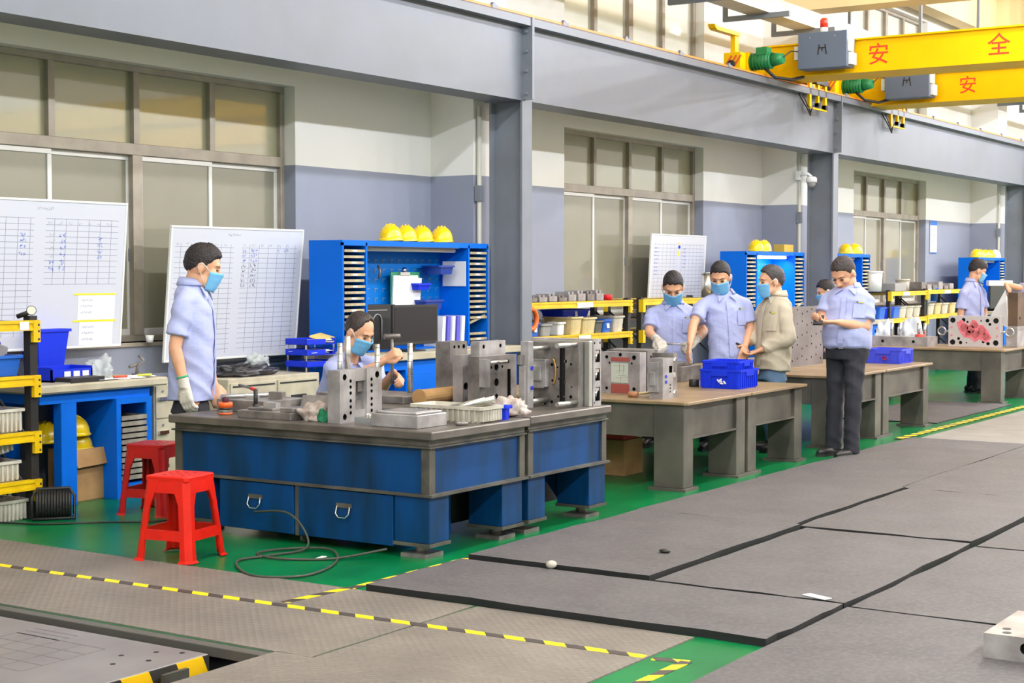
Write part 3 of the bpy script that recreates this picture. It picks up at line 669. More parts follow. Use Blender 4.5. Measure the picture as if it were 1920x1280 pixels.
for loc, rz, lb in [((11.16, 8.43, 1.847), R(215), 'second yellow hard hat from the left on the near tool cabinet'), ((11.40, 8.43, 1.847), R(210), 'third yellow hard hat from the left on the near tool cabinet'), ((11.68, 8.41, 1.847), R(205), 'rightmost yellow hard hat on the near tool cabinet'),
                    ((7.47, 8.53, 0.33), R(-20), 'yellow hard hat lying lower in the cardboard box'), ((7.42, 8.5, 0.44), R(160), 'yellow hard hat lying on top in the cardboard box'), ((7.27, 8.6, 0.4), R(30), 'yellow hard hat half hidden in shade behind the bench leg'),
                    ((18.58, 8.43, 1.847), R(200), 'front yellow hard hat of the pair on the lit tool cabinet'), ((18.87, 8.45, 1.847), R(190), 'rear yellow hard hat of the pair on the lit tool cabinet'),
                    ((21.60, 8.40, 1.847), R(200), 'leftmost of the yellow hard hats above the phone man'), ((21.72, 8.45, 1.847), R(200), 'middle yellow hard hat above the phone man'), ((22.04, 8.43, 1.847), R(150), 'rightmost yellow hard hat above the phone man'),
                    ((27.84, 8.40, 1.847), R(200), 'leftmost yellow hard hat on the farthest tool cabinet'), ((28.15, 8.43, 1.847), R(190), 'second yellow hard hat on the farthest tool cabinet'), ((28.46, 8.43, 1.847), R(200), 'third yellow hard hat on the farthest tool cabinet'), ((28.77, 8.43, 1.847), R(200), 'fourth yellow hard hat on the farthest tool cabinet')]:
    dup(hm0, loc, rz, lb)
o = dup(hm0, (29.1, 8.43, 1.847), R(180), 'white hard hat at the end of the farthest tool cabinet')
for ch in o.children: ch.data = ch.data.copy(); ch.data.materials[0] = M_white
o['group'] = 'white hard hats'

# ================================================================== tool cabinets standing on wall benches
def tool_cabinet(lb, lbb, loc, W, lit=False, bench=True):
    zb = 0.90; H = 1.845 - zb; t = thing('tool_cabinet', lb, 'cabinet', (loc[0], loc[1], zb), 0, 'blue tool cabinets on wall benches')
    D = 0.36; tw = 0.31; g = 0.02
    MB().box(0, W, 0, D, H - 0.02, H).box(0, W, 0, 0.02, H - 0.045, H - 0.02).build('top_panel', M_blue, t)
    MB().box(0, W, D - 0.02, D, 0, H - 0.02).build('back_panel', M_blue, t)
    for x in (0, tw - 0.0, W - tw - g, W - g): MB().box(x, x + g, 0, D - 0.02, 0, H - 0.02).build('side_panel', M_blue, t)
    MB().box(0, W, 0.0, D - 0.02, 0, 0.015).build('bottom_panel', M_blue, t)
    # pegboard with slots
    pg = MB().box(tw + g, W - tw - g, D - 0.032, D - 0.02, 0.015, H - 0.02).build('pegboard', M_peg, t)
    sl = MB(); nx = 13
    for r_ in range(6):
        for k in range(nx):
            x = tw + 0.07 + (W - 2 * tw - 0.16) * k / (nx - 1); z = H - 0.16 - r_ * 0.085
            sl.box(x, x + 0.045, D - 0.037, D - 0.032, z, z + 0.008).box(x, x + 0.008, D - 0.037, D - 0.032, z - 0.03, z)
    sl.build('peg_slot', mat('peg_slot_paint', (96, 140, 186) , 0.4), pg)
    tm = MB().box(0, tw - 2 * g, 0.02, 0.3, 0, 0.006).box(0, tw - 2 * g, 0.0, 0.02, 0.0, 0.022).mesh('tray', M_tray_b)
    nt_ = 17
    for x0 in (g, W - tw + 0.0):
        rnd = random.Random(int(loc[0] * 10 + x0 * 100))
        for k in range(nt_):
            if k in (2,): continue
            o = link_mesh('tray', tm, t, (x0 + 0.002, 0.004 - rnd.choice((0, 0, 0.012)), 0.05 + k * (H - 0.1) / nt_), (0, R(-14) if k == 3 and bench else 0, 0))
            if k % 2 == 0: link_mesh('tray_label', TLAB, o, (0.1, -0.001, 0.004))
    lamp = MB().cyl((tw + 0.1, 0.09, H - 0.07), (W - tw - 0.12, 0.09, H - 0.07), 0.018, n=10).build('lamp_tube', mat('cabinet_tube_on', (235, 250, 255), 0.3, emit=7.0) if lit else mat('cabinet_tube_off', (206, 202, 184), 0.3), t)
    MB().box(tw + 0.06, W - tw - 0.08, 0.06, 0.12, H - 0.05, H - 0.02).build('lamp_housing', M_white, t)
    if lit:
        ld = bpy.data.lights.new('cabinet_lamp_light', 'AREA'); ld.shape = 'RECTANGLE'; ld.size = 1.0; ld.size_y = 0.05; ld.energy = 9
        lo = bpy.data.objects.new('cabinet_lamp_light', ld); COL.objects.link(lo); lo.parent = t; lo.location = (W / 2, 0.1, H - 0.1); lo.rotation_euler = (R(20), 0, 0)
    if bench:
        b = thing('tool_bench', lbb, 'workbench', (loc[0] - 0.05, 7.93, 0), 0, 'blue wall benches below the tool cabinets')
        MB().box(0, W + 0.1, 0, 0.73, 0.84, 0.9).build('bench_top', M_beige, b, 0.006)
        MB().box(0.04, W + 0.06, 0.04, 0.7, 0.76, 0.84).build('top_rail', M_blue, b)
        for x in (0.04, W - 0.02): MB().box(x, x + 0.08, 0.04, 0.7, 0.0, 0.76).build('leg', M_blue, b)
        dw = MB().box(0.5, 1.0, 0.04, 0.68, 0.1, 0.76).build('drawer_unit', M_blue, b)
        for k in range(3): MB().box(0.52, 0.98, 0.025, 0.04, 0.12 + k * 0.21, 0.31 + k * 0.21).build('drawer_front', M_blue, dw)
    return t
TLAB = MB().box(0, 0.06, -0.002, 0.0, 0.0, 0.014).mesh('tray_label', M_paper)
tool_cabinet('blue tool cabinet with pegboard behind the seated man', 'blue bench with beige top below the near tool cabinet', (10.10, 8.28), 2.15)
tool_cabinet('blue tool cabinet with its white tube lamp lit', 'blue bench below the lit tool cabinet', (17.97, 8.28), 1.84, True)
tool_cabinet('blue tool cabinet mostly hidden behind the man with the phone', 'blue bench below the tool cabinet behind the phone man', (20.7, 8.28), 1.58)
tool_cabinet('farthest blue tool cabinet with a row of hats on top', 'blue bench below the farthest tool cabinet', (27.6, 8.28), 1.62)

# ================================================================== beige cabinets
t = thing('filing_cabinet', 'beige steel filing cabinet between the wall bench and the blue workbench', 'cabinet', (8.06, 8.35, 0))
MB().box(0, 0.45, 0.012, 0.6, 0.0, 0.76).build('body', M_beige, t, 0.004)
for k in range(3):
    d = MB().box(0.01, 0.44, 0.0, 0.012, 0.03 + k * 0.245, 0.265 + k * 0.245).build('drawer', M_beige, t, 0.002)
    MB().box(0.03, 0.12, -0.018, 0.0, 0.16 + k * 0.245, 0.185 + k * 0.245).build('handle', M_chrome, d); MB().cyl((0.075, -0.006, 0.225 + k * 0.245), (0.075, 0.0, 0.225 + k * 0.245), 0.008, n=8).build('lock', M_col, d)
t = thing('desk_cabinet', 'beige low desk cabinet with a black drawer slot and black bag on it', 'cabinet', (8.72, 8.25, 0))
MB().box(0, 1.06, 0.012, 0.65, 0.0, 0.77).build('body', M_beige, t, 0.005)
for (a, b, z0, z1) in ((0.55, 1.03, 0.52, 0.735), (0.02, 0.53, 0.52, 0.735), (0.55, 1.03, 0.05, 0.5)):
    d = MB().box(a, b, 0.0, 0.012, z0, z1).build('drawer', M_beige, t, 0.002)
    MB().box(a + 0.15, b - 0.15, -0.006, 0.0, z0 + 0.05, z0 + 0.09).build('recessed_handle', M_rblk, d)
    MB().box(a + 0.02, b - 0.02, -0.003, 0.0, z1 - 0.03, z1 - 0.018).build('drawer_gap', M_rblk, d)
# blue letter trays
t = thing('letter_tray', 'stack of blue letter trays with papers and a yellow envelope', 'letter tray', (9.86, 8.42, 0.77), R(-4))
for k, z in enumerate((0.04, 0.135, 0.22)):
    tr_ = MB().box(-0.17, 0.17, -0.12, 0.12, z, z + 0.006).box(-0.17, 0.17, 0.114, 0.12, z, z + 0.05).box(-0.17, -0.164, -0.12, 0.12, z, z + 0.05).box(0.164, 0.17, -0.12, 0.12, z, z + 0.05).box(-0.17, 0.05, -0.12, -0.114, z, z + 0.045).build('tray', M_bblue, t)
    rnd = random.Random(k); pp = MB()
    for q in range(5): pp.obox((rnd.uniform(-0.02, 0.03), rnd.uniform(-0.02, 0.02), z + 0.012 + q * 0.006), (0.29, 0.2, 0.003), rnd.uniform(-0.15, 0.15), rnd.uniform(-0.05, 0.05), rnd.uniform(-0.05, 0.05))
    pp.build('paper_sheet', M_paper, tr_)
MB().box(-0.165, -0.155, -0.11, -0.1, 0, 0.25).box(0.155, 0.165, -0.11, -0.1, 0, 0.25).box(-0.165, -0.155, 0.1, 0.11, 0, 0.25).box(0.155, 0.165, 0.1, 0.11, 0, 0.25).build('riser', M_chrome, t)
o = MB().obox((0, 0, 0), (0.19, 0.14, 0.012), 0.2, 0.25, -0.1).build('envelope', mat('yellow_envelope', (236, 204, 116), 0.7), None, 0, (9.98, 8.4, 1.045)); tag(o, 'yellow envelope lying on the blue letter trays', 'envelope')

# ================================================================== red stools
def stool(lb, loc, rz, m):
    t = thing('stool', lb, 'stool', loc, rz, 'red plastic stools'); H = 0.46; a, b = 0.14, 0.185
    def hw(z): return b + (a - b) * (z / (H - 0.02))
    MB().prism([(x * 0.0 + x, y) for x, y in [(-a + 0.02, -a), (a - 0.02, -a), (a, -a + 0.02), (a, a - 0.02), (a - 0.02, a), (-a + 0.02, a), (-a, a - 0.02), (-a, -a + 0.02)]], 'z', H - 0.03, H).build('seat', m, t, 0.006)
    hp = MB()
    for i in range(3):
        for j in range(3): hp.cyl((-0.06 + i * 0.06, -0.06 + j * 0.06, H), (-0.06 + i * 0.06, -0.06 + j * 0.06, H + 0.002), 0.012, n=8)
    hp.build('seat_dimple', M_red2, t)
    for sx in (-1, 1):
        for sy in (-1, 1):
            lp = []; wl_ = 0.062; th = 0.012
            for z, ww in ((0.0, 0.085), (0.012, 0.066), (0.1, 0.06), (0.3, 0.062), (0.38, 0.085), (H - 0.02, 0.1)):
                h = hw(z) + (0.012 if z == 0 else 0); p_ = [(h, h - ww), (h, h - 0.03), (h - 0.016, h - 0.016), (h - 0.03, h), (h - ww, h), (h - ww, h - th), (h - 0.034, h - th), (h - 0.028, h - 0.028), (h - th, h - 0.034), (h - th, h - ww)]
                lp.append([(sx * x, sy * y, z) for x, y in p_])
            loops_mb(lp).build('leg', m, t)
    for s_ in (-1, 1):
        for ax in (0, 1):
            for (z0, z1, nm) in ((0.115, 0.17, 'stretcher'), (0.37, H - 0.02, 'top_rail')):
                h0, h1 = hw(z0) - 0.0015, hw(z1) - 0.0015; q = []
                w0, w1 = h0 - 0.03, h1 - 0.03
                if ax == 0: b4 = [(-w0, s_ * h0, z0), (w0, s_ * h0, z0), (w0, s_ * (h0 - 0.012), z0), (-w0, s_ * (h0 - 0.012), z0)]; t4 = [(-w1, s_ * h1, z1), (w1, s_ * h1, z1), (w1, s_ * (h1 - 0.012), z1), (-w1, s_ * (h1 - 0.012), z1)]
                else: b4 = [(s_ * h0, -w0, z0), (s_ * h0, w0, z0), (s_ * (h0 - 0.012), w0, z0), (s_ * (h0 - 0.012), -w0, z0)]; t4 = [(s_ * h1, -w1, z1), (s_ * h1, w1, z1), (s_ * (h1 - 0.012), w1, z1), (s_ * (h1 - 0.012), -w1, z1)]
                MB().hexa(b4, t4).build(nm, m, t)
    return t
stool('bright red plastic stool in front of the blue workbench drawers', (6.225, 6.26, 0.006), R(10), M_red)
stool('darker red plastic stool beside the wall bench, partly hidden', (7.33, 7.6, 0.0), R(14), M_red2)

# ================================================================== whiteboards
def board_mat(name, W, H, tables, rowh, colw):
    m = bpy.data.materials.new(name); m.use_nodes = True; nt = m.node_tree; b = nt.nodes['Principled BSDF']; b.inputs['Roughness'].default_value = 0.18
    tc = nt.nodes.new('ShaderNodeTexCoord'); sp = nt.nodes.new('ShaderNodeSeparateXYZ'); nt.links.new(tc.outputs['Object'], sp.inputs[0]); X_, Z_ = sp.outputs[0], sp.outputs[2]
    mn = lambda op, a, b_=None: math_node(nt, op, a, b_)
    hl = mn('LESS_THAN', mn('FRACT', mn('DIVIDE', Z_, rowh)), 0.09)
    vl = mn('LESS_THAN', mn('FRACT', mn('DIVIDE', X_, colw)), 0.045)
    ln = mn('MAXIMUM', hl, vl); reg = None
    for (x0, x1, z0, z1) in tables:
        r_ = mn('MULTIPLY', mn('MULTIPLY', mn('GREATER_THAN', X_, x0), mn('LESS_THAN', X_, x1)), mn('MULTIPLY', mn('GREATER_THAN', Z_, z0), mn('LESS_THAN', Z_, z1)))
        reg = r_ if reg is None else mn('MAXIMUM', reg, r_)
    f = mn('MULTIPLY', mn('MULTIPLY', ln, reg), 0.8)
    nt.links.new(mix_col(nt, f, lin((206, 208, 220)), lin((126, 128, 154))), b.inputs['Base Color']); return m
def scribble(parent, x0, z0, n, h, m, seed, wd=0.003, y=-0.0125):
    """a short line of illegible handwriting, about n characters"""
    rnd = random.Random(seed); k = MB()
    for c_ in range(n):
        cx = x0 + c_ * h * 0.95
        for q in range(4):
            a = (cx + rnd.uniform(0, 0.75) * h, z0 + rnd.uniform(0, 0.9) * h); L_ = rnd.uniform(0.3, 0.7) * h; an = rnd.choice((0, 0, 1.57, 0.8, -0.8)) + rnd.uniform(-0.2, 0.2)
            k.obox((a[0], y, a[1]), (L_, 0.0008, wd), 0, 0, an)
    return k.build('handwriting', m, parent)
M_ink = mat('blue_ink', (64, 96, 196), 0.6); M_ink2 = mat('dark_ink', (74, 76, 110), 0.6); M_grey_ink = mat('grey_print', (166, 168, 178), 0.6); M_ytape = mat('yellow_strip', (242, 226, 40), 0.5)
def whiteboard(lb, loc, W, H, lean, tables, rowh=0.042, colw=0.105):
    t = thing('whiteboard', lb, 'whiteboard', loc, 0, 'whiteboards leaning on the windows'); t.rotation_euler = (-lean, 0, 0)
    p_ = MB().box(0.012, W - 0.012, -0.012, 0.004, 0.012, H - 0.012).build('board_face', board_mat('board_face_print', W, H, tables, rowh, colw), t)
    MB().box(0, W, -0.018, 0.008, 0, 0.018).box(0, W, -0.018, 0.008, H - 0.018, H).box(0, 0.018, -0.018, 0.008, 0.018, H - 0.018).box(W - 0.018, W, -0.018, 0.008, 0.018, H - 0.018).build('board_frame', M_white, t, 0.004)
    return t
wb = whiteboard('large whiteboard cut by the picture edge, with yellow strips and notes', (6.35, 8.84, 1.03), 1.83, 1.06, R(-5), [(0.2, 0.98, 0.1, 0.93), (1.08, 1.75, 0.46, 0.93)])
for k in range(4): scribble(wb, 0.86, 0.80 - k * 0.045, 2, 0.03, M_ink, 11 + k)
for k in range(6): scribble(wb, 1.12, 0.80 - k * 0.048, 2, 0.026, M_ink if k in (4, 5) else M_grey_ink, 21 + k); scribble(wb, 1.21, 0.80 - k * 0.048, 2, 0.032, M_ink, 31 + k)
for k in range(4): scribble(wb, 1.56, 0.78 - k * 0.045, 2, 0.026, M_ink, 41 + k)
for k in range(7): scribble(wb, 1.1 + k * 0.09, 0.885, 2, 0.022, M_grey_ink, 51 + k, 0.0022)
scribble(wb, 1.0, 0.985, 8, 0.02, M_grey_ink, 71)
for (x0, x1, z0, z1, m_) in ((1.36, 1.76, 0.385, 0.397, M_ytape), (1.36, 1.77, 0.19, 0.203, M_ytape)): MB().box(x0, x1, -0.0145, -0.0122, z0, z1).build('yellow_strip', m_, wb)
for (x0, x1, z0, z1) in ((1.4, 1.75, 0.205, 0.383), (1.42, 1.74, 0.02, 0.188)):
    nn = MB().box(x0, x1, -0.0142, -0.0122, z0, z1).build('pinned_sheet', mat('pinned_paper', (226, 228, 238), 0.7), wb)
    for k in range(3): scribble(nn, x0 + 0.03, z1 - 0.04 - k * 0.045, 8, 0.014, M_grey_ink, 80 + k, 0.002, -0.0148)
wb = whiteboard('whiteboard with ruled tables behind the standing man on the left', (8.6, 8.83, 0.885), 1.53, 1.055, R(-5.5), [(0.05, 0.7, 0.05, 0.92), (0.79, 1.46, 0.05, 0.92)], 0.0405, 0.11)
for k in range(8): scribble(wb, 0.8, 0.86 - k * 0.0405, 2, 0.024, M_ink if k < 3 else M_ink2, 101 + k); scribble(wb, 0.9, 0.86 - k * 0.0405, 3, 0.027, M_ink if k < 3 else M_ink2, 111 + k)
scribble(wb, 1.22, 0.86, 1, 0.026, M_ink, 131); scribble(wb, 1.3, 0.86, 2, 0.028, M_ink, 132); scribble(wb, 0.62, 0.985, 8, 0.02, M_grey_ink, 133)
for k in range(6): scribble(wb, 0.06 + k * 0.105, 0.905, 2, 0.02, M_grey_ink, 141 + k, 0.0022); scribble(wb, 0.8 + k * 0.105, 0.905, 2, 0.02, M_grey_ink, 151 + k, 0.0022)
wb = whiteboard('whiteboard at the second window behind the two masked workers', (16.45, 8.86, 1.06), 1.45, 0.98, R(-3), [(0.06, 0.68, 0.05, 0.88), (0.76, 1.4, 0.05, 0.88)], 0.045, 0.1)
for k in range(8): scribble(wb, 0.1, 0.8 - k * 0.045, 4, 0.022, M_ink, 201 + k)
for k in range(6): scribble(wb, 0.84, 0.8 - k * 0.045, 3, 0.022, M_ink, 221 + k)
MB().cyl((0.72, -0.012, 0.83), (0.72, -0.022, 0.83), 0.02, n=10).build('magnet', M_bblue, wb); MB().box(0.705, 0.735, -0.015, -0.012, 0.72, 0.79).box(0.7, 0.74, -0.016, -0.012, 0.86, 0.885).build('magnet_strip', M_ytape, wb)
# cup on the sill, notices on the wall
t = thing('paper_cup', 'small white pot on the window sill between the whiteboards', 'pot', (8.57, 8.93, 1.04)); MB().lathe([(0.025, 0), (0.034, 0.055), (0.031, 0.055), (0.023, 0.004)], n=14).build('pot_body', M_white, t)
def notice(lb, loc, w_, h, bands):
    t = thing('wall_notice', lb, 'notice', loc); MB().box(0, w_, -0.006, 0, 0, h).build('sheet', M_white, t)
    b_ = MB()
    for (z0, z1) in bands: b_.box(0, w_, -0.008, -0.006, z0 * h, z1 * h)
    b_.build('blue_band', mat('notice_blue', (38, 110, 200), 0.5), t)
    for k in range(3): scribble(t, 0.03, h * (0.68 - 0.18 * k), max(2, int(w_ / 0.07)), 0.05, mat('notice_print', (90, 130, 190), 0.6), 300 + k + int(loc[0]), 0.006, -0.0075)
notice('white notice with blue bands right of the near column', (12.95, 8.99, 1.72), 0.42, 0.62, [(0, 0.04), (0.96, 1)])
notice('white notice with blue top beside the third window', (27.1, 8.99, 1.92), 0.36, 0.57, [(0, 0.03), (0.86, 1)])
# dome security camera
t = thing('security_camera', 'white dome security camera on an arm at the second column', 'camera', (20.0, 8.42, 2.83))
MB().box(-0.04, 0.0, 0.0, 0.06, 0.0, 0.12).tube([(-0.02, 0, 0.06), (0.0, -0.1, 0.08), (0.03, -0.14, 0.04)], 0.02, 8).build('bracket', M_white, t)
MB().lathe([(0.05, 0.0), (0.075, -0.02), (0.075, -0.08)], (0.03, -0.14, 0.04), 16).build('housing', M_white, t); MB().ell((0.03, -0.14, -0.05), (0.06, 0.06, 0.06)).build('dome', M_grey, t)
# ================================================================== lift platform in the pit
t = thing('lift_platform', 'steel lift platform with engraved squares and striped yellow black edge', 'lift table', (4.745, 4.62, -0.015))
MB().box(-2.4, 0, 0.0, 4.2, -0.26, 0).build('platform_top', mat('platform_steel', (140, 134, 134), 0.4, 0.2, scale=2.5, c2=(122, 116, 118)), t, 0.003)
def wide_stripe():
    m = bpy.data.materials.new('platform_stripe'); m.use_nodes = True; nt = m.node_tree; b = nt.nodes['Principled BSDF']
    tc = nt.nodes.new('ShaderNodeTexCoord'); sp = nt.nodes.new('ShaderNodeSeparateXYZ'); nt.links.new(tc.outputs['Object'], sp.inputs[0])
    u = math_node(nt, 'ADD', sp.outputs[0], math_node(nt, 'MULTIPLY', sp.outputs[2], 0.45))
    f = math_node(nt, 'GREATER_THAN', math_node(nt, 'FRACT', math_node(nt, 'DIVIDE', math_node(nt, 'ADD', u, 0.04), 0.3)), 0.5)
    nt.links.new(mix_col(nt, f, lin((52, 48, 46)), lin((250, 196, 10))), b.inputs['Base Color']); b.inputs['Roughness'].default_value = 0.5; return m
MB().box(-2.4, 0, -0.006, 0.0, -0.24, -0.004).build('striped_edge', wide_stripe(), t)
sq = MB(); z = 0.0012
def line(a, b, w_=0.006):
    d = Vector((b[0] - a[0], b[1] - a[1])); c = ((a[0] + b[0]) / 2, (a[1] + b[1]) / 2, 0.0005); sq.obox(c, (d.length, w_, 0.001), math.atan2(d.y, d.x))
for i in range(5):
    u = -0.62 + i * 0.11; line((u, 0.42), (u, 0.98)); line((-0.62, 0.42 + i * 0.14), (-0.18, 0.42 + i * 0.14))
for i in range(3): line((-0.18 + i * 0.05, 0.7), (-0.18 + i * 0.05, 0.98)); 
sq.build('engraved_square', mat('engraving', (112, 106, 106), 0.6), t)
hl = MB()
for (x, y) in ((-0.22, 0.28), (-0.22, 0.12), (-0.1, 0.2), (-0.34, 0.2), (-0.05, 0.1)): hl.cyl((x, y, 0.0), (x, y, 0.0012), 0.012, n=10)
hl.build('bolt_hole', M_hole, t)
MB().box(-0.3, -0.16, -0.05, -0.03, -0.2, -0.02).build('stop_tab', M_tgrime, t); MB().box(-0.16, 0.06, -0.15, -0.03, -0.2, -0.07).build('stop_block', M_rblk, t, 0.004)
o = MB().box(0, 0.12, 0, 0.1, 0, 0.5).box(-0.02, 0.14, -0.02, 0.12, 0.45, 0.5).build('pit_bracket', M_col, None, 0, (4.62, 4.37, -0.55)); tag(o, 'grey steel bracket standing in the pit beside the lift platform', 'bracket')

# ================================================================== mould parts
PX, PY, PZ = Vector((1, 0, 0)), Vector((0, 1, 0)), Vector((0, 0, 1))
def plate_y(lb, loc, dx, dy, dz, holes=(), rects=(), m=None, rz=0.0, depth=0.03, cat='mould plate', name='mould_plate', group='steel mould plates', left=()):
    """upright steel plate, machined face looking to -Y"""
    t = thing(name, lb, cat, loc, rz, group); mb = MB(); holed(mb, (0, 0, 0), PX, PZ, -PY, dx, dz, dy, holes, rects, depth, 1)
    mb.build('plate_body', [m or M_steel, M_hole], t)
    return t
# upright plate with H slot standing in front of the seated man
t = thing('mould_plate', 'upright steel plate with a stepped H slot and rows of holes', 'mould plate', (7.01, 5.77, 0.705), R(1), 'steel mould plates')
mb = MB(); W, H = 0.4, 0.305
hs = [(0.045, 0.265, 0.018), (0.355, 0.265, 0.02), (0.045, 0.035, 0.018), (0.355, 0.035, 0.018)] + [(0.1, zz, 0.011) for zz in (0.24, 0.205, 0.17, 0.125, 0.09, 0.055)] + [(0.3, zz, 0.011) for zz in (0.24, 0.205, 0.17, 0.125, 0.09, 0.055)]
holed(mb, (0, 0, 0), PX, PZ, -PY, 0.145, H, 0.09, [h for h in hs if h[0] < 0.14], (), 0.03, 1); holed(mb, (0.255, 0, 0), PX, PZ, -PY, 0.145, H, 0.09, [(h[0] - 0.255, h[1], h[2]) for h in hs if h[0] > 0.25], (), 0.03, 1)
mb.box(0.145, 0.255, 0.012, 0.09, 0.235, H).box(0.145, 0.255, 0.012, 0.09, 0.0, 0.065).box(0.145, 0.255, 0.07, 0.09, 0.065, 0.235).build('plate_body', [M_steel, M_hole], t)
MB().box(0.15, 0.19, 0.03, 0.08, 0.16, 0.235).box(0.205, 0.25, 0.03, 0.08, 0.17, 0.235).box(0.155, 0.245, 0.03, 0.08, 0.065, 0.12).build('slot_insert', M_steel_d, t)
MB().cyl((0.2, 0.1, H - 0.01), (0.2, 0.1, H + 0.19), 0.018, n=14).build('guide_pin', M_steel_l, t)
# base with guide pillars
t = thing('mould_half', 'flat mould half with three tall ringed guide pillars before the seated man', 'mould', (8.2, 6.2, 0.715), 0, 'mould halves')
MB().box(-0.02, 0.36, 0.0, 0.74, 0.0, 0.05).build('base_block', M_steel_d, t, 0.004)
for (x, y) in ((0.04, 0.58), (0.05, 0.27), (0.28, 0.17)):
    pl = MB().cyl((x, y, 0.05), (x, y, 0.385), 0.018, n=16).build('guide_pillar', M_steel_l, t)
    k = MB()
    for q in range(5): k.cyl((x, y, 0.16 + q * 0.05), (x, y, 0.164 + q * 0.05), 0.0186, n=16)
    k.build('oil_groove', M_steel_d, pl)
# flat plates and blocks at the left end
t = thing('mould_plate', 'flat grey steel plate lying next to the orange tin', 'mould plate', (6.98, 6.12, 0.705), 0, 'steel mould plates'); MB().box(0, 0.2, 0, 0.42, 0, 0.045).box(0.02, 0.2, 0, 0.1, 0.045, 0.07).box(0.05, 0.17, 0.18, 0.38, 0.045, 0.06).build('plate_body', M_steel_d, t, 0.003); MB().box(0.1, 0.14, 0.2, 0.3, 0.06, 0.09).build('key_block', M_steel, t)
t = thing('mould_plate', 'long steel plate with bright bar under the gloved hand', 'mould plate', (7.25, 6.55, 0.705), 0, 'steel mould plates'); MB().box(0, 0.38, 0, 0.42, 0, 0.075).build('plate_body', M_steel_d, t, 0.003)
MB().tube([(0.02, 0.4, 0.09), (0.36, 0.2, 0.09)], 0.014, 10).build('ejector_bar', M_chrome, t); MB().box(0.1, 0.16, 0.2, 0.26, 0.075, 0.095).box(0.2, 0.25, 0.08, 0.14, 0.075, 0.1).build('key_block', M_steel, t)
t = thing('steel_block', 'small bright steel block beside the upright slotted plate', 'block', (7.25, 6.12, 0.705), R(10)); MB().box(0, 0.12, 0, 0.09, 0, 0.05).build('block_body', M_steel_l, t, 0.003)
t = thing('steel_wedge', 'grey steel wedge lying behind the rag on the blue bench', 'block', (7.55, 6.3, 0.705), R(10)); MB().prism([(0, 0), (0.3, 0), (0.26, 0.08), (0.05, 0.1)], 'y', 0, 0.22).build('wedge_body', M_steel_d, t, 0.003)
t = thing('steel_bracket', 'upright steel bracket next to the wedge on the blue bench', 'bracket', (7.45, 6.6, 0.705), R(10)); MB().box(0, 0.05, 0, 0.1, 0, 0.12).box(0.05, 0.16, 0, 0.1, 0, 0.03).build('bracket_body', M_steel_d, t, 0.003)
# orange tin with brush, T handle
t = thing('grease_tin', 'orange banded tin with a dark brush on the blue bench', 'tin', (7.07, 6.72, 0.705))
MB().cyl((0, 0, 0), (0, 0, 0.075), 0.042, n=20).build('tin_body', M_steel_l, t); MB().cyl((0, 0, 0.045), (0, 0, 0.078), 0.0428, n=20).cyl((0, 0, 0.004), (0, 0, 0.014), 0.0428, n=20).build('orange_band', mat('tin_orange', (238, 96, 26), 0.4), t); MB().cyl((0, 0, 0.034), (0, 0, 0.045), 0.0428, n=20).build('dark_band', M_rblk, t); MB().ell((0.0, 0, 0.09), (0.022, 0.022, 0.022)).build('brush', mat('brush_dark', (76, 34, 50), 0.8), t)
t = thing('ratchet_handle', 'black crank handle with red grip beside the orange tin', 'tool', (7.1, 6.5, 0.75), 0)
MB().cyl((0, 0, 0), (0, 0, 0.12), 0.014, n=10).cyl((0, 0, 0), (0, 0, 0.03), 0.02, n=10).build('shaft', M_rblk, t); MB().cyl((0.0, -0.01, 0.115), (0.06, 0.19, 0.135), 0.008, n=8).build('arm', M_steel_d, t); MB().cyl((0.0, 0.0, 0.115), (0.015, 0.05, 0.12), 0.011, n=8).build('red_grip', mat('tool_red', (222, 52, 44), 0.5), t)
# block at the near corner, white bin with cylinders
t = thing('mould_block', 'low steel mould block at the near corner of the blue bench', 'mould', (6.99, 5.2, 0.705), 0, 'mould halves'); MB().box(0, 0.28, 0, 0.33, 0, 0.075).box(0.02, 0.26, 0.02, 0.31, 0.075, 0.088).build('block_body', M_steel, t, 0.004); MB().box(0.05, 0.22, 0.05, 0.28, 0.088, 0.092).build('cavity_insert', M_steel_l, t)
t = thing('steel_block', 'small stepped steel block with pins beside the low mould block', 'block', (7.03, 5.56, 0.705), 0); MB().box(0, 0.1, 0, 0.12, 0, 0.04).cyl((0.03, 0.03, 0.04), (0.03, 0.03, 0.06), 0.012, n=10).cyl((0.07, 0.08, 0.04), (0.07, 0.08, 0.06), 0.012, n=10).build('block_body', M_steel_l, t)
t = put_bin('stained white bin with steel cylinders on the blue bench', (7.55, 5.33, 0.705), (0.22, 0.5, 0.095), M_bwhite, 0, 'bins on the benches', ribs=12)
for k, (a, b) in enumerate((((7.5, 5.38, 0.765), (7.6, 5.16, 0.825)), ((7.56, 5.36, 0.77), (7.66, 5.13, 0.832)))):
    o = MB().cyl((0, 0, 0), tuple(Vector(b) - Vector(a)), 0.022, n=14).build('steel_cylinder', M_steel_l, None, 0, a); tag(o, ('front' if k == 0 else 'rear') + ' of the two steel cylinders sticking out of the white bin', 'cylinder', 'steel cylinders in the white bin')
t = put_bin('small blue cup bin next to the white bench bin', (7.74, 5.14, 0.705), (0.07, 0.09, 0.085), M_bblue, 0, 'bins on the benches')
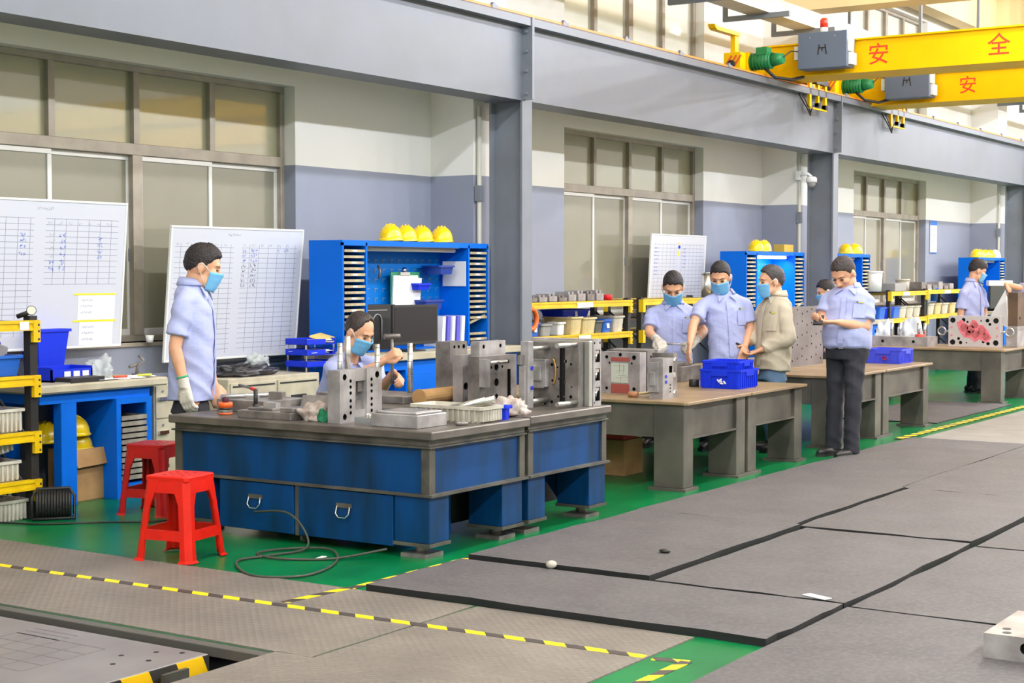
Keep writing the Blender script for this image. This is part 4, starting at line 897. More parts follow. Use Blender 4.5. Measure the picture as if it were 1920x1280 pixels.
def rag(lb, loc, r, seed, m=None, patch=None):
    bm = bmesh.new(); bmesh.ops.create_icosphere(bm, subdivisions=4, radius=1.0)
    for v in bm.verts:
        n_ = mnoise.fractal(v.co * 1.7 + Vector((seed, 0, 0)), 1.0, 2.0, 4); rr_ = 1 + 0.45 * n_
        v.co = Vector((v.co.x * r[0] * rr_, v.co.y * r[1] * rr_, max(0.0, (v.co.z + 0.35) * r[2] * rr_)))
    me = bpy.data.meshes.new('rag'); bm.to_mesh(me); bm.free()
    for p in me.polygons: p.use_smooth = True
    me.materials.append(m or M_rag); o = bpy.data.objects.new('rag', me); COL.objects.link(o); o.location = loc; tag(o, lb, 'rag', 'cotton rags on the blue bench'); return o
rag('crumpled rag with green corner left of the upright slotted plate', (7.1, 6.02, 0.705), (0.09, 0.1, 0.07), 3.0)
o = rag('green corner of a rag at the foot of the slotted plate', (7.06, 5.93, 0.705), (0.035, 0.04, 0.05), 9.0, mat('green_rag', (30, 120, 84), 0.9)); o['group'] = 'green rags'
rag('grey white crumpled rag right of the white bench bin', (7.95, 5.22, 0.715), (0.1, 0.1, 0.075), 5.0)
o = MB().cyl((0, 0, 0.012), (0.05, -0.03, 0.012), 0.012, n=8).ell((0, 0, 0.014), (0.02, 0.02, 0.014), 10, 6).build('eye_screw', M_steel_d, None, 0, (7.28, 5.13, 0.705)); tag(o, 'dark screw lying in front of the white bench bin', 'screw')
# cardboard roll
t = thing('cardboard_roll', 'brown cardboard sheet rolled open on the blue bench', 'cardboard', (8.2, 6.08, 0.715), R(2)); arc = [(0.02 * 0 + 0.0, 0.0)]
MB().prism([(0.055 * math.cos(R(a)) , 0.05 + 0.05 * math.sin(R(a))) for a in range(70, 291, 20)] + [(0.05 * math.cos(R(a)), 0.05 + 0.045 * math.sin(R(a))) for a in range(290, 69, -20)], 'x', 0.0, 0.5).build('sheet', M_card, t)
MB().cyl((0.5, 0, 0.05), (0.512, 0, 0.05), 0.055, n=18).cyl((-0.012, 0, 0.05), (0.0, 0, 0.05), 0.055, n=18).build('end_disc', M_card, t)
# mould cluster on the far blue bench
circ = lambda pts: pts
plate_y('tall plain steel plate with corner bores behind the cardboard roll', (8.58, 6.11, 0.715), 0.2, 0.12, 0.395, [(0.05, 0.36, 0.012), (0.1, 0.36, 0.012), (0.16, 0.36, 0.016)], m=M_steel_d)
plate_y('steel plate with a round bore and dark window, left in the mould group', (8.47, 5.93, 0.715), 0.28, 0.08, 0.315, [(0.035, 0.11, 0.025), (0.2, 0.27, 0.014)], [(0.09, 0.05, 0.2, 0.2)], m=M_steel)
t = plate_y('steel plate with three large centre bores in the mould group', (8.37, 5.73, 0.715), 0.44, 0.09, 0.315, [(0.2, 0.24, 0.024), (0.2, 0.14, 0.026), (0.2, 0.045, 0.02), (0.05, 0.27, 0.02), (0.34, 0.27, 0.014), (0.14, 0.24, 0.01), (0.27, 0.24, 0.01), (0.14, 0.05, 0.01)], [(0.33, 0.0, 0.37, 0.22)], m=M_steel_d)
MB().cyl((0.06, -0.04, 0.275), (0.26, -0.04, 0.275), 0.013, n=12).build('guide_pin', M_steel_l, t); MB().box(0.0, 0.05, -0.05, 0.0, 0.12, 0.3).build('side_lock', M_steel, t)
plate_y('tall steel plate rising behind the mould group', (8.54, 5.845, 0.715), 0.31, 0.07, 0.405, [(0.05, 0.37, 0.014), (0.25, 0.37, 0.014)], m=M_steel)
# opened mould with horizontal pins
t = thing('mould_half', 'opened steel mould with horizontal guide pins, gold ring and blue plugs', 'mould', (8.30, 5.1, 0.715), 0, 'mould halves')
MB().box(0.05, 0.11, 0.24, 0.3, 0, 0.425).box(0.03, 0.05, 0.255, 0.3, 0.0, 0.27).build('clamp_bar', M_steel, t, 0.003); MB().box(0.0, 0.05, 0.27, 0.29, 0.28, 0.34).build('lifting_lug', M_steel_d, t)
pg = MB()
for z in (0.13, 0.255): pg.cyl((0.085, 0.232, z), (0.085, 0.24, z), 0.013, n=12)
pg.build('blue_plug', M_blueplug, t)
mb = MB(); rnd = random.Random(3); hs = [(0.05 + 0.045 * (k % 7) + rnd.uniform(-0.012, 0.012), 0.04 + 0.11 * (k // 7) + rnd.uniform(-0.03, 0.03), rnd.choice((0.006, 0.008, 0.011))) for k in range(21)]
hs = [h for h in hs if not (0.05 < h[0] < 0.17 and 0.1 < h[1] < 0.33)]
holed(mb, (0.33, 0.42, 0), -PY, PZ, -PX, 0.38, 0.41, 0.06, hs, [(0.24, 0.03, 0.28, 0.38)], 0.02, 1); mb.build('core_plate', [M_steel_d, M_hole], t)
ci = MB().box(0.29, 0.33, 0.26, 0.39, 0.12, 0.3).box(0.27, 0.29, 0.29, 0.37, 0.16, 0.26).build('core_insert', M_steel, t, 0.004); MB().box(0.262, 0.27, 0.32, 0.35, 0.2, 0.225).box(0.28, 0.29, 0.27, 0.38, 0.115, 0.125).box(0.28, 0.29, 0.27, 0.38, 0.295, 0.302).build('ejector_tip', M_steel_l, ci)
MB().tube([(0.325, 0.235 - 0.028 * math.cos(R(a)), 0.22 + 0.085 * math.sin(R(a))) for a in range(-80, 81, 16)], 0.006, 6).build('gold_ring', mat('brass', (214, 160, 84), 0.3, 0.8), t)
for (y, z) in ((0.27, 0.375), (0.06, 0.4), (0.27, 0.04), (0.06, 0.03)): MB().cyl((0.1, y, z), (0.34, y, z), 0.016, n=12).build('guide_pin', M_steel_l, t)
MB().box(0.4, 0.44, 0.0, 0.45, 0.0, 0.42).build('cavity_plate', M_steel_l, t, 0.003)
mb = MB(); holed(mb, (0.45, 0.0, 0.0), PX, PZ, -PY, 0.1, 0.43, 0.47, [(0.015, 0.405, 0.008), (0.085, 0.405, 0.008), (0.015, 0.02, 0.006)], [(0.025, 0.03, 0.085, 0.12), (0.025, 0.16, 0.085, 0.24), (0.025, 0.28, 0.085, 0.36)], 0.03, 1); mb.build('runner_plate', [M_steel, M_hole], t)
cn = MB()
for z in (0.115, 0.235, 0.355): cn.box(0.475, 0.535, 0.004, 0.03, z - 0.02, z).cyl((0.505, 0.016, z - 0.02), (0.505, 0.016, z - 0.06), 0.014, 0.008, n=8)
cn.build('water_nipple', M_steel_l, t)

# things on the brown table in the middle
t = thing('mould_plate', 'steel plate with reddish marks and a framed drawing on the brown table', 'mould plate', (10.55, 5.74, 0.645), 0, 'steel mould plates')
mb = MB(); holed(mb, (0, 0.34, 0), -PY, PZ, -PX, 0.34, 0.32, 0.1, [(0.05, 0.28, 0.014), (0.29, 0.28, 0.018), (0.05, 0.04, 0.012), (0.29, 0.04, 0.014), (0.075, 0.235, 0.008), (0.27, 0.235, 0.008), (0.17, 0.3, 0.014)], (), 0.03, 1); mb.build('plate_body', [M_steel, M_hole], t)
MB().box(-0.004, 0.0, 0.09, 0.25, 0.005, 0.075).box(-0.004, 0.0, 0.09, 0.25, 0.25, 0.28).build('red_patch', mat('red_blueing', (158, 76, 68), 0.5, 0.1), t); MB().box(-0.008, 0.0, 0.1, 0.245, 0.085, 0.235).build('drawing_card', mat('drawing_card_print', (186, 192, 178), 0.6), t)
k = MB(); rnd = random.Random(8)
for q in range(14): k.obox((-0.0085, rnd.uniform(0.12, 0.23), rnd.uniform(0.1, 0.22)), (0.001, rnd.uniform(0.02, 0.07), 0.003), 0, rnd.choice((0, 1.57)))
k.build('drawing_line', M_grey, t)
t = thing('mould_plate', 'dark steel plate standing right behind the framed drawing plate', 'mould plate', (10.67, 5.74, 0.645), 0, 'steel mould plates'); mb = MB(); holed(mb, (0, 0, 0), PX, PZ, -PY, 0.12, 0.33, 0.36, [(0.06, 0.28, 0.012), (0.06, 0.05, 0.012)], (), 0.03, 1); mb.build('plate_body', [M_steel_d, M_hole], t)
t = thing('mould_plate', 'thin steel plate third in the stack behind the framed drawing', 'mould plate', (10.81, 5.72, 0.645), 0, 'steel mould plates'); MB().box(0, 0.06, 0, 0.4, 0, 0.335).build('plate_body', M_steel, t, 0.003)
t = thing('mould_half', 'steel mould block with two blue plugs on the brown table', 'mould', (10.24, 5.38, 0.645), 0, 'mould halves')
mb = MB(); holed(mb, (0, 0, 0), PX, PZ, -PY, 0.17, 0.3, 0.11, [(0.12, 0.1, 0.008), (0.12, 0.075, 0.008), (0.12, 0.05, 0.008)], [(0.1, 0.19, 0.15, 0.24)], 0.03, 1); mb.build('mould_body', [M_steel, M_hole], t)
MB().prism([(0.19, 0.0), (0.25, 0.0), (0.25, 0.33), (0.19, 0.33)], 'y', 0.01, 0.19).build('rear_plate', M_steel_d, t); MB().box(-0.02, 0.0, 0.03, 0.11, 0.05, 0.27).box(-0.035, -0.02, 0.05, 0.09, 0.1, 0.2).build('slide_insert', M_steel, t, 0.002)
pg = MB()
for z in (0.125, 0.165): pg.cyl((0.05, -0.006, z), (0.05, 0.0, z), 0.012, n=12)
pg.build('blue_plug', M_blueplug, t); MB().cyl((0.17, 0.0, 0.27), (0.23, 0.02, 0.3), 0.01, n=8).cyl((0.17, 0.0, 0.03), (0.23, 0.02, 0.06), 0.01, n=8).cyl((0.19, 0.0, 0.17), (0.19, 0.03, 0.17), 0.02, n=10).build('latch_bolt', M_steel_l, t)
t = thing('wooden_mallet', 'wooden mallet with pale handle in front of the drawing plate', 'mallet', (10.3, 5.62, 0.645), R(10)); MB().cyl((0, 0, 0.022), (0, 0.07, 0.022), 0.022, n=12).build('mallet_head', mat('mallet_wood', (176, 122, 84), 0.6), t); MB().cyl((0.0, 0.03, 0.022), (0.16, -0.06, 0.03), 0.01, n=8).build('handle', M_bcream, t)
t = thing('rubber_puck', 'short black cylinder standing on the brown table', 'cylinder', (11.55, 5.78, 0.645)); MB().lathe([(0.04, 0), (0.042, 0.004), (0.042, 0.055), (0.038, 0.06)], n=18).build('puck_body', M_rblk, t)
t = thing('mould_half', 'dark steel mould block beneath the pointing hand', 'mould', (11.95, 6.1, 0.645), 0, 'mould halves'); MB().box(0, 0.38, 0, 0.45, 0, 0.13).box(0.05, 0.3, 0.06, 0.4, 0.13, 0.16).build('mould_body', M_steel_d, t, 0.004); MB().cyl((-0.03, 0.1, 0.04), (0.0, 0.1, 0.04), 0.015, n=10).build('hose_nipple', M_steel_l, t)

# table behind the phone man
t = plate_y('large grey plate with scattered small holes behind the tan jacket', (14.3, 6.12, 0.65), 0.84, 0.08, 0.59, [(random.Random(q).uniform(0.05, 0.79), random.Random(q + 50).uniform(0.05, 0.54), 0.011) for q in range(0)] + [(0.06 + 0.12 * (i % 7), 0.06 + 0.115 * (i // 7) + 0.02 * ((i * 7) % 3), 0.010) for i in range(35)], m=mat('grey_oxide_steel', (140, 132, 130), 0.5, 0.3, scale=3, c2=(118, 110, 108)))
t = thing('mould_plate', 'low steel plate with short pillars on the table left of the pink plate', 'mould plate', (19.3, 6.42, 0.65), 0, 'steel mould plates'); mb = MB(); holed(mb, (0, 0.78, 0), -PY, PZ, -PX, 0.78, 0.12, 0.4, [(0.2, 0.06, 0.02), (0.6, 0.06, 0.02)], (), 0.03, 1); mb.build('plate_body', [M_steel, M_hole], t)
for k, y in enumerate((6.95, 6.84, 6.6, 6.52)):
    o = MB().cyl((0, 0, 0), (0, 0, 0.17), 0.02, n=12).build('guide_pillar', M_steel_l, None, 0, (19.5, y, 0.77)); tag(o, ('first', 'second', 'third', 'fourth')[k] + ' from left of the short steel pillars on the low plate', 'pillar', 'short steel pillars')
t = thing('steel_part', 'dark jagged steel part resting behind the stamped blue crate', 'part', (15.35, 5.85, 0.65)); MB().prism([(0, 0), (0.5, 0), (0.55, 0.12), (0.45, 0.19), (0.3, 0.15), (0.1, 0.19), (0, 0.14)], 'y', 0, 0.12).build('part_body', M_steel_d, t, 0.004)
t = thing('steel_part', 'stacked steel strips at the end of the table with the stamped crate', 'part', (15.75, 5.95, 0.65), 0.2); MB().box(0, 0.16, -0.2, 0.1, 0, 0.03).box(0.01, 0.14, -0.19, 0.08, 0.03, 0.06).box(0.03, 0.1, -0.15, 0.05, 0.06, 0.1).build('strip', M_steel, t)
for k, (x, y, r_, h, lb) in enumerate(((19.9, 7.2, 0.11, 0.2, 'crumpled clear plastic bag behind the low plate, left'), (19.95, 6.85, 0.16, 0.24, 'crumpled clear plastic bag behind the low plate, larger'))):
    o = rag(lb, (x, y, 0.65), (r_, r_, h), 20 + k, mat('pale_bag', (216, 220, 222), 0.3)); o.name = 'plastic_bag'; o['category'] = 'plastic bag'; o['group'] = 'clear plastic bags'

# pink marked mould plate on the far table
t = thing('mould_plate', 'pale steel mould plate with a pink smeared cavity and ring bolts', 'mould plate', (19.60, 5.6, 0.65), 0, 'steel mould plates')
W, H = 0.65, 0.385; mb = MB()
hs = [(0.055, 0.055, 0.034), (0.595, 0.055, 0.034), (0.055, 0.33, 0.034), (0.595, 0.33, 0.034), (0.155, 0.05, 0.022), (0.13, 0.1, 0.018), (0.5, 0.045, 0.022), (0.44, 0.065, 0.018), (0.49, 0.33, 0.024), (0.52, 0.285, 0.018), (0.19, 0.335, 0.024), (0.24, 0.31, 0.014), (0.41, 0.325, 0.01), (0.23, 0.05, 0.01)]
holed(mb, (0, W, 0), -PY, PZ, -PX, W, H, 0.12, hs, (), 0.04, 1); mb.build('plate_body', [mat('pale_ground_steel', (206, 198, 196), 0.4, 0.3), M_hole], t)
pts = [(0.1, 0.3), (0.17, 0.34), (0.21, 0.3), (0.26, 0.27), (0.3, 0.34), (0.35, 0.33), (0.38, 0.28), (0.44, 0.27), (0.5, 0.2), (0.54, 0.12), (0.5, 0.06), (0.44, 0.07), (0.4, 0.1), (0.33, 0.06), (0.28, 0.11), (0.2, 0.12), (0.15, 0.18)]
MB().prism([(W - a, b) for a, b in pts], 'x', -0.003, 0.0).build('pink_smear', mat('pink_marking', (232, 132, 146), 0.5, scale=22, c2=(216, 98, 112)), t)
cv = MB(); rnd = random.Random(4)
for (a, b, r_) in ((0.2, 0.24, 0.05), (0.28, 0.22, 0.05), (0.33, 0.27, 0.04), (0.34, 0.16, 0.05), (0.42, 0.2, 0.05), (0.47, 0.13, 0.045), (0.25, 0.17, 0.035)): cv.lathe([(r_, -0.004), (r_ * 0.8, -0.001), (r_ * 0.5, -0.0035), (0.002, -0.005)], (0, W - a, b), 14, M=Matrix.Rotation(R(90), 3, 'Y'))
cv.build('cavity_boss', mat('cavity_red', (206, 112, 116), 0.4, 0.1, scale=20, c2=(164, 78, 82)), t)
pd = MB()
for (a, b) in ((0.04, 0.24), (0.04, 0.14), (0.61, 0.24), (0.61, 0.14)): pd.cyl((-0.003, W - a, b), (0, W - a, b), 0.014, n=10)
pd.build('pink_dot', mat('pink_dot_paint', (220, 120, 140), 0.5), t)
for y in (-0.1, W + 0.1):
    MB().tube([(0.05, y + 0.05 * math.cos(R(a)), 0.19 + 0.05 * math.sin(R(a))) for a in range(0, 360, 30)], 0.011, 8, True).cyl((0.05, y + (0.05 if y < 0 else -0.05), 0.19), (0.05, 0.0 if y < 0 else W, 0.19), 0.014, n=8).build('ring_bolt', M_steel_l, t)
t = thing('steel_part', 'grey plate stack right of the pink marked mould plate', 'part', (19.74, 5.43, 0.65)); MB().box(0, 0.42, 0, 0.14, 0, 0.2).box(0.03, 0.4, 0.01, 0.13, 0.2, 0.26).build('stack_block', M_steel, t, 0.004)
t = plate_y('big dark rusty plate standing at the far right edge', (19.78, 5.44, 0.91), 0.42, 0.12, 0.42, [(0.1, 0.1, 0.02), (0.3, 0.3, 0.02)], m=mat('rusty_plate', (116, 92, 70), 0.6, 0.3, scale=4, c2=(86, 66, 52)))
t = thing('monitor', 'dark monitor on the farthest wall bench behind the masked worker', 'monitor', (27.65, 8.05, 0.9)); MB().box(0, 1.0, 0.03, 0.07, 0.05, 0.52).build('screen_case', M_rblk, t, 0.005); MB().box(0.4, 0.6, 0.0, 0.2, 0, 0.05).build('stand', M_rblk, t)
t = thing('glue_bottle', 'small white jar with red cap left of the pink plate', 'jar', (19.4, 6.55, 0.65)); MB().cyl((0, 0, 0), (0, 0, 0.1), 0.06, n=14).build('jar', M_white, t); MB().cyl((0, 0, 0.1), (0, 0, 0.15), 0.062, n=14).build('cap', mat('cap_red', (224, 70, 50), 0.5), t)

# ================================================================== cords on the green floor
def cord(lb, pts, r=0.007, m=None):
    P = [Vector(p) for p in pts]; out = []
    for i in range(len(P) - 1):
        a, b, c, d = P[max(i - 1, 0)], P[i], P[i + 1], P[min(i + 2, len(P) - 1)]
        for k in range(8):
            s_ = k / 8; out.append(0.5 * ((2 * b) + (c - a) * s_ + (2 * a - 5 * b + 4 * c - d) * s_ * s_ + (3 * b - a - 3 * c + d) * s_ ** 3))
    out.append(P[-1]); o = MB().tube(out, r, 7).build('power_cord', m or mat('cord_rubber', (70, 72, 62), 0.6), None); tag(o, lb, 'cord', 'cords on the floor'); return o
cord('looped grey cord lying on the green floor before the drawers', [(6.86, 6.3, 0.17), (6.8, 6.0, 0.2), (6.78, 5.85, 0.12), (6.74, 5.8, 0.02), (6.5, 5.86, 0.01), (6.3, 5.9, 0.01), (6.1, 5.7, 0.01), (6.02, 5.5, 0.01), (6.15, 5.32, 0.01), (6.42, 5.36, 0.01), (6.68, 5.52, 0.01), (6.8, 5.7, 0.02), (6.7, 5.92, 0.012), (6.5, 5.95, 0.012), (6.46, 5.75, 0.01), (6.62, 5.5, 0.01), (6.84, 5.3, 0.05)])
cord('thin black cord curving from the cable reel across the green floor', [(6.3, 8.35, 0.008), (6.42, 8.15, 0.008), (6.55, 7.8, 0.008), (6.8, 7.55, 0.008), (7.0, 7.3, 0.008), (7.25, 7.2, 0.008), (7.4, 7.1, 0.008)], 0.006, M_rblk)
o = MB().obox((0, 0, 0.003), (0.12, 0.03, 0.004), 0.2).build('paper_scrap', M_paper, None, 0, (6.62, 5.6, 0.0)); tag(o, 'white paper scrap under the looped cord', 'scrap')
o = MB().obox((0, 0, 0.003), (0.14, 0.05, 0.004), 1.2).build('paper_scrap', M_paper, None, 0, (6.98, 2.84, 0.037)); tag(o, 'white paper scrap on the grey mat beside the aisle gap', 'scrap')
o = MB().ell((0, 0, 0.02), (0.03, 0.03, 0.022), 8, 6).build('rubble_bit', M_bwhite, None, 0, (6.915, 4.28, 0.036)); tag(o, 'small pale lump at the edge of the overlapping mat', 'rubble')
o = MB().ell((0, 0, 0.01), (0.025, 0.035, 0.012), 8, 6).build('rubble_bit', M_rblk, None, 0, (7.55, 3.95, 0.055)); tag(o, 'small black lump on the mat beside the blue bench', 'rubble')
# block on the aisle at the right edge
t = thing('mould_block', 'steel mould block with a round bore on the aisle mat', 'mould', (6.33, 1.12, 0.016), 0, 'mould halves')
mb = MB(); holed(mb, (0, 0.74, 0), -PY, PZ, -PX, 0.74, 0.1, 0.5, [(0.17, 0.055, 0.024), (0.57, 0.055, 0.024)], (), 0.04, 1); mb.build('block_body', [M_steel, M_hole], t)
MB().box(0.04, 0.46, 0.05, 0.42, 0.1, 0.15).box(0.1, 0.4, 0.1, 0.36, 0.15, 0.19).build('core_step', M_steel_l, t, 0.004)
hh = MB()
for (x, y) in ((0.05, 0.66), (0.12, 0.68), (0.22, 0.62), (0.05, 0.5)): hh.cyl((x, y, 0.1), (x, y, 0.1015), 0.018, n=12)
hh.build('bolt_hole', M_hole, t)

# ================================================================== bench top clutter by the wall
t = thing('storage_box', 'tall blue plastic box standing upright on the wall bench', 'box', (7.33, 8.72, 0.83), R(0)); MB().hexa([(0, 0, 0), (0.2, 0, 0), (0.2, 0.15, 0), (0, 0.15, 0)], [(-0.02, -0.02, 0.33), (0.25, -0.02, 0.33), (0.25, 0.17, 0.33), (-0.02, 0.17, 0.33)]).build('box_body', M_bblue, t); MB().box(-0.03, 0.265, -0.03, 0.18, 0.33, 0.35).build('rim', M_bblue, t)
t = thing('desk_organizer', 'low blue drawer organizer with three white labels on the wall bench', 'organizer', (7.18, 8.42, 0.83)); MB().box(0, 0.36, 0, 0.22, 0, 0.012).box(0, 0.36, 0.0, 0.012, 0, 0.085).box(0, 0.36, 0.208, 0.22, 0, 0.1).box(0, 0.012, 0, 0.22, 0, 0.1).box(0.348, 0.36, 0, 0.22, 0, 0.1).build('tray_body', M_bblue, t)
for k in range(3): MB().box(0.11 + k * 0.08, 0.165 + k * 0.08, -0.003, 0.0, 0.02, 0.07).build('label_card', M_paper, t)
o = MB().box(0, 0.3, 0, 0.16, 0, 0.035).build('black_case', M_rblk, None, 0.004, (7.2, 8.25, 0.83)); tag(o, 'flat dark case on the front edge of the wall bench', 'case')
rnd = random.Random(12)
for k in range(6):
    o = MB().obox((0, 0, 0), (0.21, 0.15, 0.003), rnd.uniform(-0.4, 0.4)).build('paper_sheet', M_paper, None, 0, (7.3 + k * 0.12, 8.33 + 0.03 * (k % 2), 0.8325 + 0.0035 * (k % 3))); tag(o, '%s loose paper sheet from the left on the beige wall bench' % ('first', 'second', 'third', 'fourth', 'fifth', 'sixth')[k], 'paper', 'loose sheets on the wall bench')
o = rag('crumpled clear plastic bag on the wall bench', (7.72, 8.55, 0.83), (0.1, 0.08, 0.1), 33, M_clear); o.name = 'plastic_bag'; o['category'] = 'plastic bag'; o['group'] = 'plastic bags by the wall'
t = thing('toggle_clamp', 'dark metal clamp at the right end of the wall bench', 'clamp', (7.98, 8.45, 0.83)); MB().box(-0.03, 0.03, -0.02, 0.02, 0, 0.02).tube([(0, 0, 0.02), (0.01, 0, 0.07), (0.05, -0.02, 0.11), (0.02, 0, 0.15)], 0.012, 7).tube([(-0.07, 0, 0.07), (0.02, 0, 0.09)], 0.012, 7).build('clamp_body', M_steel_d, t)
for k, (x, c_) in enumerate(((7.62, (220, 90, 60)), (7.85, (220, 226, 80)))):
    o = MB().cyl((0, 0, 0.008), (0.1, -0.03, 0.008), 0.008, n=7).build('marker_pen', mat('pen_%d' % k, c_, 0.5), None, 0, (x, 8.3, 0.842)); tag(o, ('orange' if k == 0 else 'yellow green') + ' marker lying on the wall bench papers', 'pen')
o = rag('black crumpled bag with clear film on the beige desk cabinet', (9.15, 8.5, 0.77), (0.26, 0.16, 0.075), 41, mat('black_bag', (40, 38, 42), 0.3)); o.name = 'black_bag'; o['category'] = 'bag'; o['group'] = 'black bags'
o = rag('crumpled clear film on top of the black bag', (9.3, 8.5, 0.835), (0.11, 0.07, 0.07), 44, M_clear); o.name = 'plastic_film'; o['category'] = 'plastic bag'; o['group'] = 'plastic film'
# in the near tool cabinet
t = thing('clipboard', 'clipboard with thick white papers hung on the pegboard', 'clipboard', (11.08, 8.5, 1.28)); MB().box(0, 0.42, 0.03, 0.04, 0, 0.3).build('board', mat('green_board', (60, 160, 110), 0.5), t)
MB().obox((0.19, 0.02, 0.135), (0.36, 0.014, 0.27), 0, 0.04).obox((0.24, 0.01, 0.125), (0.34, 0.006, 0.26), 0, 0.06, 0.05).build('paper_stack', M_paper, t); MB().box(0.1, 0.24, 0.0, 0.03, 0.27, 0.3).cyl((0.17, 0.015, 0.3), (0.17, 0.015, 0.34), 0.03, 0.015, n=10).build('clip', M_chrome, t)
t = thing('computer_tower', 'black computer tower with curved white trim on the tool bench', 'computer', (10.45, 8.32, 0.9)); MB().box(0, 0.42, 0, 0.2, 0, 0.4).build('case', M_rblk, t, 0.006); MB().tube([(0.1, -0.004, 0.02)] + [(0.16 + 0.06 * math.cos(R(a)), -0.004, 0.26 + 0.06 * math.sin(R(a))) for a in range(180, -1, -30)] + [(0.22, -0.004, 0.1)], 0.006, 6).box(0.03, 0.3, -0.003, 0, 0.35, 0.358).box(0.36, 0.41, -0.003, 0, 0.35, 0.39).build('trim', M_grey, t)
t = thing('monitor', 'dark flat monitor on the tool bench behind the seated man', 'monitor', (10.52, 8.05, 0.9), R(-3)); MB().box(0, 0.6, 0.03, 0.06, 0.06, 0.4).build('screen_case', M_rblk, t, 0.004); MB().box(0.02, 0.58, 0.027, 0.03, 0.09, 0.38).build('screen', mat('screen_dark', (46, 44, 44), 0.25), t); MB().box(0.27, 0.33, 0.06, 0.1, 0.0, 0.2).box(0.18, 0.42, 0.02, 0.2, 0, 0.012).build('stand', M_rblk, t)
for k in range(5):
    o = MB().obox((0, 0, 0.14), (0.045, 0.2, 0.28), 0, 0, R(4)).build('folder', M_paper if k % 2 == 0 else mat('folder_violet', (86, 84, 196), 0.5), None, 0, (11.42 + k * 0.075, 8.3, 0.905)); tag(o, ('white folder' if k % 2 == 0 else 'violet folder') + (', %s in the row beside the monitor' % ('first', 'second', 'third', 'fourth', 'last')[k]), 'folder', 'folders beside the monitor')
put_bin('dark blue hanging bin with goggles on the pegboard, upper', (11.68, 8.45, 1.56), (0.22, 0.2, 0.08), mat('navy_bin', (26, 60, 150), 0.4), 0, 'pegboard bins')
put_bin('bright blue small bin on the pegboard, middle', (11.45, 8.5, 1.42), (0.2, 0.12, 0.06), M_bblue, 0, 'pegboard bins')
put_bin('navy bin with a roll on the pegboard, lower', (11.55, 8.48, 1.24), (0.28, 0.16, 0.09), mat('navy_bin', (26, 60, 150), 0.4), 0, 'pegboard bins')
o = MB().box(0, 0.006, 0, 0.26, 0, 0.23).build('pinned_sheet', M_paper, None, 0, (11.902, 8.3, 1.45)); tag(o, 'white sheet pinned inside the right tower of the tool cabinet', 'paper')
for k, x in enumerate((10.55, 10.72, 10.92)):
    o = MB().tube([(0, 0, 0.05), (0, -0.02, 0.0), (0, -0.01, -0.07)], 0.012, 6).build('hanging_tool', M_steel_d if k else M_steel_l, None, 0, (x, 8.55, 1.65 - 0.03 * k)); tag(o, ('left', 'middle', 'right')[k] + ' of the small tools hung on the pegboard', 'tool', 'tools on the pegboard')

# ================================================================== on the racks in the second bay
G_ = 'bins on the rack right of the column'
put_bin('small blue labelled bin first from the column', (13.2, 8.5, 0.94), (0.16, 0.28, 0.14), M_bblue2, 0, G_, labelled=True)
put_bin('grey open bin with a dark blue edge', (13.42, 8.5, 0.94), (0.18, 0.28, 0.12), M_grey, 0, G_, (M_steel_d, 5))
put_bin('white cup bin with a yellow handle tool', (13.74, 8.45, 0.94), (0.12, 0.14, 0.13), M_white, 0, G_)
put_bin('cream bin, left one of the cream pair', (13.95, 8.5, 0.94), (0.2, 0.36, 0.18), M_bcream, 0, G_)
put_bin('cream bin, right one of the cream pair', (14.18, 8.48, 0.94), (0.24, 0.36, 0.17), M_bcream, 0, G_)
put_bin('long blue bin laid across the smaller bins', (14.2, 8.62, 1.1), (0.6, 0.26, 0.09), M_bblue, 0.04, G_, labelled=True)
put_bin('dark grey bin between the cream and blue bins', (14.42, 8.48, 0.94), (0.16, 0.3, 0.13), mat('dark_bin', (86, 88, 82), 0.5), 0, G_)
put_bin('small blue labelled bin next to the white bin', (14.6, 8.48, 0.94), (0.16, 0.3, 0.14), M_bblue2, 0, G_, labelled=True)
put_bin('greyish white bin last before the rack post', (14.85, 8.48, 0.94), (0.2, 0.3, 0.17), M_bwhite, 0, G_)
rnd = random.Random(31)
for k in range(8):
    x = 13.15 + k * 0.19; h = (0.06, 0.07, 0.08, 0.06, 0.1, 0.11, 0.1, 0.11)[k]
    o = MB().box(0, 0.15, 0, 0.2, 0, h * 0.7).box(0.02, 0.06, 0.02, 0.18, h * 0.7, h).box(0.09, 0.13, 0.02, 0.18, h * 0.7, h).build('machined_block', M_steel if k % 3 else M_steel_d, None, 0.003, (x, 8.4, 1.28)); tag(o, 'small machined steel block, %s from the column on the rack top' % ('first', 'second', 'third', 'fourth', 'fifth', 'sixth', 'seventh', 'eighth')[k], 'block', 'machined blocks on the rack top')
o = MB().lathe([(0.05, 0), (0.05, 0.055), (0.046, 0.06)], n=16).build('round_lid', mat('cap_bright_red', (230, 30, 40), 0.5), None, 0, (14.75, 8.42, 1.28)); tag(o, 'red round cap on top of the rack', 'cap')
o = MB().tube([(0.1 * math.cos(R(a)), 0, 0.1 * math.sin(R(a))) for a in range(0, 360, 20)], 0.025, 8, True).build('orange_hose', mat('hose_orange', (230, 110, 36), 0.5), None, 0, (12.98, 8.27, 1.12)); tag(o, 'orange hose coil hanging on the rack by the column', 'hose')
G_ = 'bins on the racks behind the phone man'
